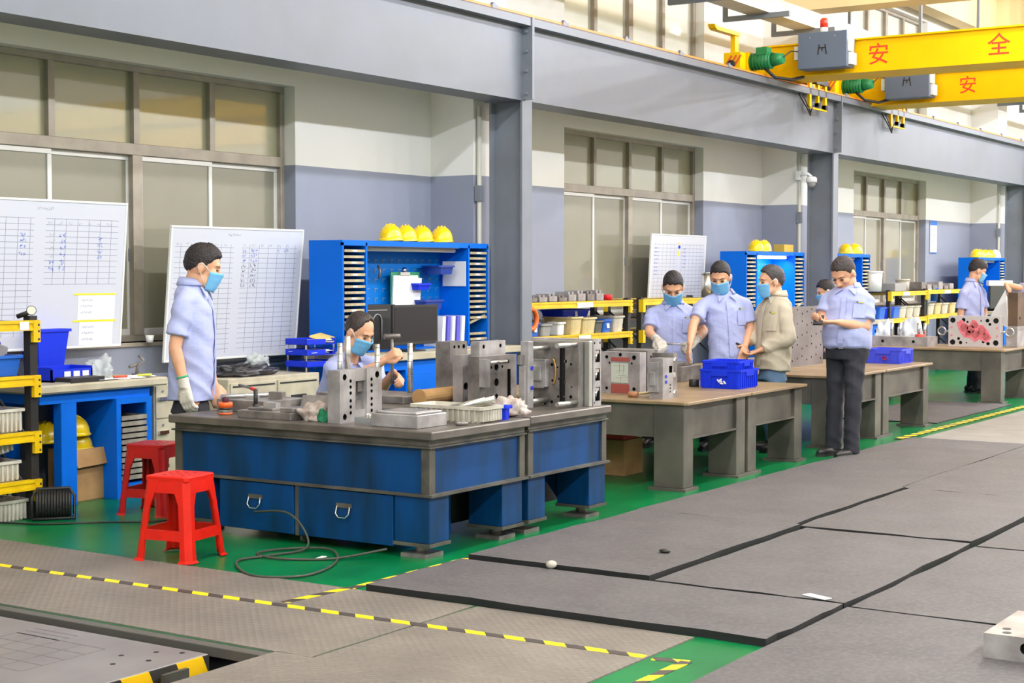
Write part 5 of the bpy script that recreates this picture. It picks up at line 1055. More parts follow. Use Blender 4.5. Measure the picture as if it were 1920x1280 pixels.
for k, (x, m_, lb) in enumerate(((22.2, M_bblue2, 'mid blue bin first on the rack behind the phone man'), (22.5, M_bblue, 'deep blue bin second on the rack behind the phone man'), (22.8, M_bblue2, 'mid blue bin third on the rack behind the phone man'), (23.1, M_bwhite, 'white bin fourth on the rack behind the phone man'), (23.42, M_bwhite, 'white bin fifth on the rack behind the phone man'), (23.74, M_bwhite, 'white bin at the post of the rack behind the phone man'), (24.4, M_bwhite, 'white bin first on the farthest rack'), (24.75, M_bcream, 'cream bin second on the farthest rack'), (25.1, M_bwhite, 'white bin third on the farthest rack'), (25.5, M_bcream, 'cream bin last on the farthest rack'))):
    put_bin(lb, (x, 8.22, 0.9 + 0.02 * (x > 24)), (0.26, 0.34, 0.17), m_, 0, G_)
for (x, z, w_, h, m_, lb) in ((22.35, 1.3, 0.26, 0.3, M_white, 'white bucket on the rack behind the phone man'), (23.6, 1.3, 0.22, 0.18, M_bwhite, 'white tub on the rack behind the phone man'), (24.6, 0.92 + 0.2, 0.24, 0.2, M_white, 'white jar between the beams of the farthest rack'), (24.95, 0.92 + 0.2, 0.24, 0.22, M_bblue2, 'blue jar between the beams of the farthest rack')):
    t = thing('bucket', lb, 'bucket', (x, 8.25, z), 0, 'buckets on the far racks'); MB().lathe([(w_ * 0.43, 0), (w_ * 0.5, h), (w_ * 0.47, h), (w_ * 0.41, 0.01)], n=18).build('bucket_wall', m_, t); MB().lathe([(w_ * 0.52, h - 0.03), (w_ * 0.52, h), (w_ * 0.5, h)], n=18).build('rim', m_, t)
o = MB().box(0, 0.5, 0, 0.25, 0, 0.12).build('grey_box', M_grey, None, 0.005, (22.85, 8.1, 1.3)); tag(o, 'long beige grey box between the bucket and tub on the rack', 'box')
rnd = random.Random(77)
for k in range(6):
    o = MB().box(0, 0.2, 0, 0.2, 0, rnd.uniform(0.05, 0.14)).build('machined_block', M_steel if k % 2 else M_steel_d, None, 0.003, (24.2 + k * 0.28, 8.15, 1.31)); tag(o, 'machined block, %s on top of the farthest rack' % ('first', 'second', 'third', 'fourth', 'fifth', 'sixth')[k], 'block', 'machined blocks on the farthest rack')
o = MB().box(0, 0.3, 0, 0.15, 0, 0.1).build('small_box', mat('ochre_box', (196, 162, 60), 0.6), None, 0.003, (19.3, 8.35, 1.847)); tag(o, 'small ochre box on the lit tool cabinet', 'box')
# steel cylinders standing behind the masked workers
for k, x in enumerate((17.2, 17.38)):
    o = MB().cyl((0, 0, 0), (0, 0, 0.28), 0.06, n=14).cyl((0, 0, 0.28), (0, 0, 0.3), 0.065, n=14).build('thermos', M_steel_l, None, 0, (x, 8.45, 1.28)); tag(o, ('left' if k == 0 else 'right') + ' of two steel flasks between the masked workers', 'flask', 'steel flasks')
# under-table clutter
o = MB().box(0, 0.3, 0, 0.35, 0, 0.28).build('carton', M_card, None, 0.004, (10.6, 5.9, 0.0)); tag(o, 'brown carton in the dark under the middle brown table', 'box')
o = MB().box(0, 0.22, 0, 0.25, 0, 0.05).build('red_box', mat('red_box_print', (200, 50, 40), 0.6), None, 0.003, (10.62, 5.92, 0.28)); tag(o, 'flat red box on the carton under the middle brown table', 'box')
# ================================================================== overhead cranes
M_cy = mat('crane_yellow', (244, 190, 0), 0.45, var=0.04, scale=2, spec=0.15)
M_cbox = mat('control_box_grey', (96, 108, 128), 0.45)
M_mg = mat('motor_green', (26, 122, 70), 0.45)
M_redtext = mat('sign_red', (226, 62, 20), 0.5)
def glyph(ch, size, m, parent, loc, name='lettering'):
    c = bpy.data.curves.new(name, 'FONT'); c.body = ch; c.size = size; c.extrude = 0.001; c.offset = 0.004 * size
    o = bpy.data.objects.new(name, c); COL.objects.link(o); dg = bpy.context.evaluated_depsgraph_get()
    me = bpy.data.meshes.new_from_object(o.evaluated_get(dg)); COL.objects.unlink(o); bpy.data.objects.remove(o)
    me.materials.clear(); me.materials.append(m); q = bpy.data.objects.new(name, me); COL.objects.link(q); q.parent = parent
    M = Matrix(((0, 0, -1), (-1, 0, 0), (0, 1, 0))).to_4x4(); M.translation = loc; q.matrix_local = M; return q
def crane(lb, x0, zb, chars, beacon, zh=0.39):
    """x0: start of the end carriage along the rail; the girder stands 0.9 m on and runs to -Y"""
    t = thing('overhead_crane', lb, 'crane', (x0, 8.1, 3.99), 0, 'yellow overhead cranes'); xg = 0.9; z0 = zb - 3.99
    MB().box(0.15, 2.5, 0.0, 0.16, 0.02, 0.2).prism([(0.6, 0.2), (1.3, 0.3), (1.9, 0.2)], 'y', 0.0, 0.16).build('end_carriage', M_cy, t, 0.004)
    w_ = MB().box(0.0, 0.15, -0.03, 0.19, -0.01, 0.22).build('buffer_housing', M_cy, t, 0.004)
    st = MB()
    for k in range(3): st.obox((-0.0015, 0.02 + k * 0.06, 0.1), (0.003, 0.025, 0.2), 0, R(35))
    st.build('warning_stripe', mat('stripe_orange', (222, 92, 30), 0.5), w_); MB().cyl((-0.04, 0.08, 0.08), (0.0, 0.08, 0.08), 0.045, n=14).build('rubber_buffer', M_rblk, w_)
    if beacon:
        MB().box(0.02, 0.12, 0.05, 0.11, 0.22, 0.42).box(-0.5, 0.12, 0.03, 0.12, 0.42, 0.46).hexa([(-0.55, 0.03, 0.44), (-0.5, 0.03, 0.42), (-0.5, 0.12, 0.42), (-0.55, 0.12, 0.44)], [(-0.58, 0.03, 0.48), (-0.5, 0.03, 0.46), (-0.5, 0.12, 0.46), (-0.58, 0.12, 0.48)]).build('sweep_arm', M_cy, t)
    # girder: box section with flanges
    g = MB().box(xg + 0.04, xg + 0.6, -14.0, 0.1, z0, z0 + zh - 0.02).build('girder', M_cy, t)
    MB().box(xg, xg + 0.64, -14.0, 0.1, z0 + zh - 0.02, z0 + zh).build('top_flange', M_cy, g); MB().box(xg, xg + 0.64, -14.0, 0.0, z0 - 0.02, z0).build('bottom_flange', M_cy, g)
    # drive motor
    mt = MB().cyl((0.32, 0.0, 0.13), (0.32, -0.3, 0.14), 0.095, n=18).cyl((0.32, -0.3, 0.14), (0.32, -0.44, 0.145), 0.085, 0.06, n=18).build('drive_motor', M_mg, t)
    fn = MB()
    for k in range(7): fn.cyl((0.32, -0.04 - k * 0.04, 0.13), (0.32, -0.048 - k * 0.04, 0.13), 0.104, n=18)
    fn.build('cooling_fin', M_mg, mt); MB().box(0.24, 0.38, -0.26, -0.12, 0.2, 0.29).build('terminal_box', M_mg, mt); MB().box(0.2, 0.44, -0.03, 0.0, -0.02, 0.24).build('gear_case', M_cy, mt)
    MB().tube([(0.3, -0.2, 0.05), (0.4, -0.3, -0.06), (0.6, -0.42, -0.08), (0.8, -0.5, -0.03)], 0.02, 8).tube([(0.32, -0.44, 0.16), (0.5, -0.46, 0.25), (0.8, -0.5, 0.27)], 0.008, 6).build('motor_cable', M_rblk, t)
    # control box
    cb = MB().box(xg - 0.28, xg - 0.02, -1.12, -0.5, z0 + 0.03, z0 + 0.46).build('control_box', M_cbox, t, 0.006)
    MB().box(xg - 0.25, xg - 0.05, -1.123, -1.12, z0 + 0.22, z0 + 0.42).build('type_plate', mat('type_plate_pale', (214, 210, 190), 0.5), cb); MB().box(xg - 0.22, xg - 0.06, -1.16, -1.12, z0 + 0.06, z0 + 0.2).box(xg - 0.2, xg - 0.06, -0.5, -0.42, z0 + 0.16, z0 + 0.32).build('junction_box', M_white, cb)
    em = MB(); X_ = xg - 0.2825; cy, cz = -0.81, z0 + 0.25
    for (a, b) in (((0.055, -0.06), (0.035, 0.06)), ((-0.055, -0.06), (-0.035, 0.06)), ((0.045, 0.02), (-0.045, 0.02)), ((0.0, 0.02), (0.0, -0.02))):
        d = Vector((b[0] - a[0], b[1] - a[1])); em.obox((X_, cy + (a[0] + b[0]) / 2, cz + (a[1] + b[1]) / 2), (0.003, d.length, 0.014), 0, math.atan2(d.y, d.x))
    em.build('emblem', M_rblk, cb)
    sc_ = MB()
    for y in (-0.65, -0.97): sc_.cyl((xg - 0.285, y, z0 + 0.4), (xg - 0.28, y, z0 + 0.4), 0.01, n=8)
    sc_.build('lock_screw', M_chrome, cb)
    if beacon:
        b_ = MB().cyl((xg - 0.15, -0.78, z0 + 0.46), (xg - 0.15, -0.78, z0 + 0.53), 0.045, n=16).build('beacon_base', M_white, t); MB().lathe([(0.048, 0), (0.048, 0.09), (0.03, 0.11)], (xg - 0.15, -0.78, z0 + 0.53), 16).build('beacon_lens', mat('beacon_red', (236, 60, 36), 0.25), b_)
    # collector bracket hanging over the beam
    br = MB().box(1.72, 1.78, -0.2, -0.16, -0.3, 0.12).box(2.0, 2.05, -0.2, -0.16, -0.26, 0.1).box(2.24, 2.3, -0.2, -0.16, -0.28, 0.1).box(1.72, 2.3, -0.2, 0.0, 0.08, 0.13).box(1.72, 2.3, -0.2, -0.17, -0.31, -0.29).build('collector_bracket', M_cy, t)
    MB().box(2.0, 2.06, -0.21, -0.15, -0.27, -0.22).box(2.24, 2.3, -0.21, -0.15, -0.29, -0.23).box(1.9, 2.3, -0.22, -0.16, 0.02, 0.08).build('collector_shoe', M_rblk, br)
    MB().tube([(1.5, -0.1, -0.04), (1.55, -0.16, -0.2), (1.68, -0.19, -0.32), (1.75, -0.2, -0.4), (1.8, -0.2, -0.3)], 0.01, 6).tube([(1.6, -0.12, -0.02), (1.66, -0.17, -0.22), (1.78, -0.19, -0.36), (1.86, -0.2, -0.26)], 0.008, 6).build('collector_cable', M_rblk, br)
    for (ch, y, z, s_) in chars: glyph(ch, s_, M_redtext, g, (xg + 0.038, y, z0 + z))
    return t
crane('near yellow overhead crane with red lamp on its grey control box', 17.31, 4.0, [('安', -1.26, 0.09, 0.27), ('全', -2.69, 0.09, 0.27)], True)
crane('farther yellow overhead crane partly hidden below the near girder', 20.32, 3.92, [('安', -1.42, 0.1, 0.25)], False)
# ================================================================== people
M_skin = mat('skin', (222, 166, 132), 0.5, var=0.06, scale=14)
M_shirt = mat('pale_blue_shirt', (172, 178, 222), 0.8, var=0.05, scale=6, bump=0.25, bscale=16, stretch=(1, 1, 1.8))
M_hair = mat('dark_hair', (48, 38, 40), 0.55, scale=60, c2=(30, 24, 26), bump=0.6, bscale=90)
M_mask = mat('blue_face_mask', (112, 182, 228), 0.7, bump=0.15, bscale=30)
M_glove = mat('cotton_glove', (222, 214, 204), 0.9, scale=10, c2=(190, 180, 170), bump=0.3, bscale=60)
M_trouser = mat('black_trousers', (40, 40, 50), 0.8, bump=0.3, bscale=12)
M_jacket = mat('tan_work_jacket', (194, 182, 162), 0.85, var=0.06, scale=5, bump=0.35, bscale=12)
M_jeans = mat('blue_jeans', (92, 118, 150), 0.85, bump=0.2, bscale=20)
M_shoe = mat('black_leather', (34, 32, 34), 0.35)
M_eye = mat('eye_dark', (44, 30, 26), 0.3); M_lip = mat('lip', (188, 112, 98), 0.5); M_brow = mat('brow', (60, 44, 40), 0.7)

def remesh(mb, name, m, voxel, smooth=4, wr=0.0, seed=0.0):
    me = mb.mesh(name, m); ob = bpy.data.objects.new(name, me); COL.objects.link(ob)
    r_ = ob.modifiers.new('r', 'REMESH'); r_.mode = 'VOXEL'; r_.voxel_size = voxel; r_.adaptivity = 0.0
    if smooth: s_ = ob.modifiers.new('s', 'SMOOTH'); s_.factor = 0.5; s_.iterations = smooth
    out = bpy.data.meshes.new_from_object(ob.evaluated_get(bpy.context.evaluated_depsgraph_get()))
    bpy.data.objects.remove(ob); bpy.data.meshes.remove(me); out.name = name
    if wr:
        n = len(out.vertices); co = np.empty(n * 3); out.vertices.foreach_get('co', co); co = co.reshape(-1, 3); nr = np.array([v.normal[:] for v in out.vertices])
        d = np.array([mnoise.noise(Vector((c[0] * 9 + seed, c[1] * 9, c[2] * 13))) * 0.6 + (0.55 - 2.4 * abs(mnoise.noise(Vector((c[0] * 3.2 + c[2] * 4 + seed, c[1] * 3.2 - seed, c[2] * 8 + c[0] * 5 - c[1] * 3))))) for c in co])
        co += nr * (d * wr)[:, None]; out.vertices.foreach_set('co', co.ravel()); out.update()
    out.polygons.foreach_set('use_smooth', [True] * len(out.polygons))
    out.materials.clear(); out.materials.append(m); return out
def cap(mb, a, b, ra, rb, n=12):
    mb.cyl(a, b, ra, rb, n); mb.ell(a, (ra,) * 3, n, 8); mb.ell(b, (rb,) * 3, n, 8); return mb
def V(p): return Vector(p)
def frame(fwd, up=(0, 0, 1)):
    x = V(fwd).normalized(); y = V(up).cross(x).normalized(); z = x.cross(y); return Matrix((x, y, z)).transposed()

def hand(mb, w, d, nrm, side, curl=0.5, spread=1.0, s=1.0, fat=0.0, thumb=0.5):
    """wrist w, finger direction d, palm normal nrm, side +1 left / -1 right; five separate fingers"""
    d = V(d).normalized(); nrm = V(nrm); nrm = (nrm - d * nrm.dot(d)).normalized(); l = nrm.cross(d) * side * -1.0   # l: toward the thumb
    w = V(w)
    for k, (off, ln, rk) in enumerate(((0.028, 0.078, 0.0092), (0.009, 0.087, 0.0095), (-0.010, 0.081, 0.0092), (-0.028, 0.064, 0.0082))):
        kn = w + (d * 0.088 + l * off) * s; cap(mb, w + l * off * 0.5 * s, kn, 0.015 * s + fat, 0.0125 * s + fat, 8)
        p = kn; a = 0.0; seg = [0.45, 0.32, 0.23]
        dirv = (d + l * off * 1.5 * spread).normalized()
        for q in range(3):
            a += curl * (0.75 if q == 0 else 0.95); dv = (dirv * math.cos(a) + nrm * math.sin(a)).normalized()
            e = p + dv * ln * seg[q] * s; r_ = rk * s * (1 - 0.09 * q) + fat; cap(mb, p, e, r_, r_ * 0.93, 8); p = e
    mb.obox(tuple(w + d * 0.05 * s), (0.001, 0.001, 0.001))
    t0 = w + (d * 0.025 + l * 0.03 + nrm * 0.006) * s; t1 = t0 + (d * 0.035 + l * (0.032 * (1 - thumb * 0.6)) + nrm * 0.02 * thumb) * s; t2 = t1 + (d * 0.034 + nrm * 0.016 * thumb - l * 0.012 * thumb) * s
    cap(mb, t0, t1, 0.015 * s + fat, 0.0115 * s + fat, 8); cap(mb, t1, t2, 0.0115 * s + fat, 0.009 * s + fat, 8)
    return mb

def build_person(lb, base, J, fwd, hs=1.15, head_fwd=None, build=1.0, shirt=None, trouser=None, sleeve='short', mask=True, hairF=0.5, gloves='', curl=(0.5, 0.5), palms=((0, 0, -1), (0, 0, -1)), dirs=(None, None), seated=False, ank=None, knee=None, tuck=False, eyes=True, depthk=1.0, hair_c=None, thumb=0.5, badge=None, roll=0.0, hv=1.0):
    t = thing('person', lb, 'person', (base[0], base[1], 0), 0, 'workers in the hall'); B = V((base[0], base[1], 0))
    j = {k: V(v) - B for k, v in J.items()}; F = V((fwd[0], fwd[1], 0)).normalized(); Lt = V((-F.y, F.x, 0))      # left hand side
    H = j['head']; Nk = j['neck']; P = j['pelvis']; hf = V(head_fwd or (fwd[0], fwd[1], -0.35)).normalized(); HM = frame(hf, (0, 0, 1))
    if roll: HM = HM @ Matrix.Rotation(roll, 3, 'X')
    hp = lambda x, y, z: H + HM @ (V((x, y, z)) * hs)
    sk = MB()
    def E(c, r, n=14, m=10): sk.ell(hp(*c), (r[0] * hs, r[1] * hs, r[2] * hs), n, m, HM)
    E((-0.012, 0, 0.025), (0.097, 0.078, 0.095), 20, 14); E((0.02, 0, -0.045), (0.07, 0.062, 0.085), 18, 12); E((0.052, 0, -0.102), (0.03, 0.034, 0.025)); E((0.066, 0, 0.026), (0.026, 0.052, 0.018))
    for s_ in (-1, 1):
        E((0.055, s_ * 0.04, -0.022), (0.03, 0.024, 0.026)); E((-0.008, s_ * 0.079, -0.012), (0.02, 0.011, 0.032)); E((0.02, s_ * 0.05, -0.075), (0.04, 0.02, 0.035))
    cap(sk, hp(0.088, 0, 0.004), hp(0.104, 0, -0.03), 0.009 * hs, 0.014 * hs); E((0.095, 0.012, -0.034), (0.012, 0.01, 0.009)); E((0.095, -0.012, -0.034), (0.012, 0.01, 0.009))
    cap(sk, Nk - V((0, 0, 0.03)), hp(-0.018, 0, -0.06), 0.058 * hs, 0.056 * hs)
    # torso (inner body), arms
    up = (Nk - P); mid = P + up * 0.5
    cap(sk, P + V((0, 0, 0.05)), P + up * 0.72, 0.085, 0.09); cap(sk, P + up * 0.6, Nk - V((0, 0, 0.03)), 0.08, 0.05)
    for sd in 'LR': cap(sk, P + up * 0.72, P + up * 0.72 + (j['sh' + sd] - (P + up * 0.72)) * 0.95, 0.05, 0.045)
    hd = {}
    for sd, sg, ix in (('L', 1, 0), ('R', -1, 1)):
        sh, el, wr = j['sh' + sd], j['el' + sd], j['wr' + sd]
        cap(sk, sh, el, 0.05 * build, 0.042 * build); cap(sk, el, el + (wr - el) * 0.35, 0.042 * build, 0.042 * build); cap(sk, el + (wr - el) * 0.35, wr, 0.041 * build, 0.028)
        d = V(dirs[ix]) if dirs[ix] else (j['fg' + sd] - wr if 'fg' + sd in j else wr - el)
        hand(sk, wr, d, palms[ix], sg, curl[ix], s=hs * 0.98, thumb=thumb); hd[sd] = (wr, d, palms[ix], sg, curl[ix])
    # legs
    hz = 0.5 if seated else max(P.z + 0.06, 0.84); hip = {}
    for sd, sg in (('L', 1), ('R', -1)):
        h0 = V((P.x, P.y, hz)) + Lt * sg * 0.09
        if seated: kn = h0 + F * 0.42 + V((0, 0, 0.0)); an = kn + V((0, 0, -0.42)) + F * 0.02
        else:
            an = (V(ank[sd]) - B) if ank else V((0, 0, 0.075)) + Lt * sg * 0.11
            kn = (V(knee[sd]) - B) if knee else (h0 + an) / 2 + F * 0.03
        hip[sd] = (h0, kn, an); cap(sk, h0, kn, 0.07, 0.048); cap(sk, kn, an, 0.046, 0.035); cap(sk, an, an + F * 0.12 - V((0, 0, an.z - 0.03)), 0.03, 0.02)
    link_mesh('body', remesh(sk, 'body', M_skin, 0.0075, 3), t)
    # ---- shirt
    sm = shirt or M_shirt; sb = MB(); lat = Lt
    axu = up.normalized(); side_v = (j['shL'] - j['shR']); side_v = (side_v - axu * side_v.dot(axu)).normalized(); fr = side_v.cross(axu).normalized()
    if fr.dot(F) < 0: fr = -fr
    b0, dk = build, build * depthk
    prof = [(-0.03, 0.178, 0.128, 0.0), (0.12, 0.176, 0.13, 0.004), (0.35, 0.172, 0.128, 0.006), (0.6, 0.18, 0.125, 0.004), (0.78, 0.178, 0.115, 0.0), (0.9, 0.15, 0.092, -0.008), (0.97, 0.1, 0.075, -0.01), (1.02, 0.07, 0.066, -0.006)]
    if tuck: prof = [(0.0, 0.168, 0.125, 0.0), (0.05, 0.182, 0.15, 0.01), (0.2, 0.188, 0.155, 0.016)] + [(0.4, 0.186, 0.148, 0.012)] + prof[3:]
    def ring(tt, w_, d_, o_, n=24):
        c = P + up * tt + fr * o_; return [c + side_v * (math.copysign(abs(math.cos(a)) ** 0.85, math.cos(a)) * w_ * b0) + fr * (math.copysign(abs(math.sin(a)) ** 0.85, math.sin(a)) * d_ * dk) for a in [2 * math.pi * k / n for k in range(n)]]
    lm = loops_mb([ring(*p_) for p_ in prof]); sb.add(lm.v, lm.f)
    def surf(tt, a, off=0.008):
        for q in range(len(prof) - 1):
            if prof[q][0] <= tt <= prof[q + 1][0]: break
        u = (tt - prof[q][0]) / (prof[q + 1][0] - prof[q][0]); p_ = [prof[q][i] + (prof[q + 1][i] - prof[q][i]) * u for i in range(4)]
        return P + up * tt + fr * p_[3] + side_v * (math.copysign(abs(math.cos(a)) ** 0.85, math.cos(a)) * (p_[1] * b0 + off)) + fr * (math.copysign(abs(math.sin(a)) ** 0.85, math.sin(a)) * (p_[2] * dk + off))
    for sd, sg in (('L', 1), ('R', -1)):
        sh, el, wr = j['sh' + sd], j['el' + sd], j['wr' + sd]; ins = P + up * 0.86 + side_v * sg * 0.09
        cap(sb, ins, sh, 0.068 * build, 0.06 * build); cap(sb, P + up * 0.965 + side_v * sg * 0.045 - fr * 0.01, sh + axu * 0.005, 0.04, 0.056 * build)
        if sleeve == 'short':
            e = sh + (el - sh) * 0.72; dl = (el - sh).normalized()
            sb.cyl(sh, e, 0.061 * build, 0.074 * build, 16)
        else:
            cap(sb, sh, el, 0.066 * build, 0.066 * build); cap(sb, el, el + (wr - el) * 0.5, 0.07 * build, 0.064 * build); sb.cyl(el + (wr - el) * 0.5, el + (wr - el) * 0.93, 0.064 * build, 0.05 * build, 16)
    shm = remesh(sb, 'shirt' if sleeve == 'short' else 'jacket', sm, 0.0095, 3, 0.0085, base[0] * 3.1)
    so = link_mesh('shirt' if sleeve == 'short' else 'jacket', shm, t)
    # collar, placket, pocket
    co = MB(); cc = P + up * 0.985; n = 18; R0 = 0.066 * hs; L0 = []
    for k in range(n + 1):
        a = R(38) + (R(322) - R(38)) * k / n; dv = fr * math.cos(a) + side_v * math.sin(a); fl = 1.0 - 0.25 * abs(k - n / 2) / (n / 2)
        L0.append((cc + dv * R0 * 1.02 + axu * 0.055 * fl - fr * 0.01, cc + dv * (R0 + 0.03) + axu * 0.0, cc + dv * (R0 + 0.024) - axu * 0.006, cc + dv * R0 * 0.97 + axu * 0.045 * fl - fr * 0.01))
    vs = [p for q in L0 for p in q]; fs = []
    for k in range(n):
        for q in range(4): fs.append((k * 4 + q, k * 4 + (q + 1) % 4, (k + 1) * 4 + (q + 1) % 4, (k + 1) * 4 + q))
    fs += [(3, 2, 1, 0), (n * 4, n * 4 + 1, n * 4 + 2, n * 4 + 3)]; co.add(vs, fs, True)
    for sg in (1, -1):   # collar points lying on the chest
        a0 = surf(0.97, math.pi / 2 - sg * 0.75, 0.012); a1 = surf(0.955, math.pi / 2 - sg * 0.12, 0.016); a2 = surf(0.86, math.pi / 2 - sg * 0.42, 0.014); e_ = fr * 0.007
        co.add([a0, a1, a2, a0 + e_, a1 + e_, a2 + e_], [(0, 1, 2), (5, 4, 3), (0, 3, 4, 1), (1, 4, 5, 2), (2, 5, 3, 0)])
    co.build('collar', sm, so)
    pk = MB(); N_ = 14; l1 = []
    for k in range(N_ + 1):
        tt = 0.03 + 0.85 * k / N_; l1.append((surf(tt, math.pi / 2 + 0.07, 0.009), surf(tt, math.pi / 2 - 0.07, 0.009)))
    pk.add([p for q in l1 for p in q] + [p + fr * 0.003 for q in l1 for p in q], [f_ for k in range(N_) for f_ in ((2 * k, 2 * k + 1, 2 * k + 3, 2 * k + 2), tuple(2 * (N_ + 1) + i for i in (2 * k, 2 * k + 2, 2 * k + 3, 2 * k + 1)), (2 * k, 2 * k + 2, 2 * (N_ + 1) + 2 * k + 2, 2 * (N_ + 1) + 2 * k), (2 * k + 1, 2 * (N_ + 1) + 2 * k + 1, 2 * (N_ + 1) + 2 * k + 3, 2 * k + 3))])
    pk.build('placket', sm, so)
    if badge != 'none':
        an_ = math.pi / 2 - (0.75 if True else 0)
        def patch(nm, m_, t0, t1, a0, a1, off, th):
            g = [[surf(t0 + (t1 - t0) * i / 3, a0 + (a1 - a0) * k / 3, off) for k in range(4)] for i in range(4)]; vs = [p for r_ in g for p in r_]; nv = ((g[0][3] - g[0][0]).cross(g[3][0] - g[0][0])).normalized()
            if nv.dot(fr) < 0: nv = -nv
            vs2 = [p + nv * th for p in vs]; fs = []
            for i in range(3):
                for k in range(3): q = (i * 4 + k, i * 4 + k + 1, i * 4 + k + 5, i * 4 + k + 4); fs += [q, tuple(16 + x for x in reversed(q))]
            bd = [0, 1, 2, 3, 7, 11, 15, 14, 13, 12, 8, 4]
            for i in range(12): a_, b_ = bd[i], bd[(i + 1) % 12]; fs.append((a_, b_, 16 + b_, 16 + a_))
            return MB().add(vs, fs + [], True).add([], []) if False else MB().add(vs + vs2, fs).build(nm, m_, so)
        patch('chest_pocket', sm, 0.5, 0.72, math.pi / 2 - 0.35, math.pi / 2 - 1.0, 0.009, 0.003)
        patch('badge', mat('badge_yellow', (206, 196, 70), 0.6), 0.735, 0.752, math.pi / 2 - 0.55, math.pi / 2 - 0.8, 0.012, 0.003); patch('badge', mat('badge_green', (40, 90, 70), 0.6), 0.74, 0.757, math.pi / 2 - 0.46, math.pi / 2 - 0.54, 0.012, 0.003)
    # ---- trousers, shoes
    tm = trouser or M_trouser; tb = MB()
    wz = hz + 0.12 if not seated else hz + 0.15
    top = P + up * (0.06 if tuck else 0.15)
    def tr(c, w_, d_): return [c + (side_v if c is top else Lt) * math.cos(a) * w_ * build + F * math.sin(a) * d_ * dk for a in [2 * math.pi * k / 20 for k in range(20)]]
    if tuck: rings = [tr(top, 0.168, 0.13), tr(V((P.x, P.y, hz - 0.04)), 0.178, 0.135), tr(V((P.x, P.y, hz - 0.14)), 0.17, 0.125)]; hk = 0.095
    elif seated: rings = [tr(top, 0.13, 0.08), tr(V((P.x, P.y, hz + 0.02)), 0.15, 0.1), tr(V((P.x, P.y, hz - 0.03)), 0.15, 0.1)]; hk = 0.075
    else: rings = [tr(top, 0.135, 0.085), tr(P.copy(), 0.148, 0.095), tr(V((P.x, P.y, P.z - 0.1)), 0.165, 0.115)]; hk = 0.088
    lm = loops_mb(rings); tb.add(lm.v, lm.f)
    for sd in 'LR':
        h0, kn, an = hip[sd]
        if not tuck and not seated: h0 = V((P.x, P.y, P.z - 0.1)) + Lt * (0.078 if sd == 'L' else -0.078)
        cap(tb, h0, kn, hk * build, 0.075); tb.cyl(kn, an - V((0, 0, 0.02)), 0.074, 0.07, 14)
    link_mesh('trousers', remesh(tb, 'trousers', tm, 0.012, 4, 0.006, base[1]), t)
    if tuck:
        bl = [[top - axu * 0.015 * k + side_v * math.cos(a) * 0.178 * build + fr * math.sin(a) * (0.14 * dk) + fr * 0.004 for a in [2 * math.pi * i / 24 for i in range(24)]] for k in (0, 2)]
        loops_mb(bl, False, False, True).build('belt', M_shoe, t); bk = top - axu * 0.015 + fr * (0.14 * dk + 0.008); MB().obox(tuple(bk), (0.01, 0.04, 0.03), math.atan2(fr.y, fr.x)).build('buckle', M_chrome, t)
    for sd in 'LR':
        an = hip[sd][2]; a0 = math.atan2(F.y, F.x); M_ = Matrix.Translation((an.x, an.y, 0)) @ Matrix.Rotation(a0, 4, 'Z')
        z0 = 0.0 if not seated else an.z - 0.075
        sh_ = MB().prism([(-0.085, -0.03), (-0.06, -0.04), (0.08, -0.046), (0.16, -0.04), (0.2, 0.0), (0.16, 0.04), (0.08, 0.046), (-0.06, 0.04), (-0.085, 0.03)], 'z', z0, z0 + 0.022).ell((0.06, 0, z0 + 0.03), (0.135, 0.045, 0.045), 16, 8).ell((-0.03, 0, z0 + 0.05), (0.058, 0.042, 0.05), 14, 8)
        for i, p in enumerate(sh_.v): sh_.v[i] = (p[0], p[1], max(p[2], z0))
        sh_.xf(M_ @ Matrix.Diagonal((1.16, 1.16, 1.1, 1))).build('shoe', M_shoe, t)
    # ---- hair
    n, m = 76, 44; c0 = V((-0.012, 0, 0.025)); rr_ = (0.097, 0.078, 0.095); vs = []
    for i in range(m + 1):
        th = math.pi * i / m
        for k in range(n):
            ph = 2 * math.pi * k / n; d = V((math.sin(th) * math.cos(ph), math.sin(th) * math.sin(ph), math.cos(th))); az = abs(math.atan2(d.y, d.x)); zz = d.z
            tab = [(0, hairF), (0.7, hairF * 0.8), (1.0, hairF * 0.35), (1.15, -0.05), (1.3, -0.3), (1.5, -0.3), (1.62, -0.2), (1.8, -0.45), (2.2, -0.66), (3.15, -0.78)]
            for q in range(len(tab) - 1):
                if tab[q][0] <= az <= tab[q + 1][0] + 1e-6: break
            zl = tab[q][1] + (tab[q + 1][1] - tab[q][1]) * (az - tab[q][0]) / (tab[q + 1][0] - tab[q][0])
            zl += 0.07 * mnoise.noise(V((az * 7, base[0], d.y * 3))) + (0.05 * mnoise.noise(V((d.y * 22, base[0], 0))) if az < 1.1 else 0)
            s_ = min(1, max(0, (zz - zl + 0.02) / 0.07)); s_ = s_ * s_ * (3 - 2 * s_)
            nz = mnoise.noise(V((d.x * 9, d.y * 9, d.z * 9)) + V((base[0], 0, 0))); top_ = max(0, zz) ** 2
            nz2 = mnoise.noise(V((d.x * 26, d.y * 26, d.z * 26))); fro = max(0, math.cos(az)) * max(0, min(1, zz * 1.6)); k_ = 0.9 + s_ * (0.105 + 0.01 * hv + hv * 0.07 * min(1, max(0, zz * 1.4 + 0.1)) + hv * 0.06 * fro + 0.03 * nz + 0.035 * nz2 * (0.35 + max(0, zz))); p = c0 + V((d.x * rr_[0], d.y * rr_[1], d.z * rr_[2])) * k_
            if zz < -0.2: p.x -= 0.004
            vs.append(H + HM @ (p * hs))
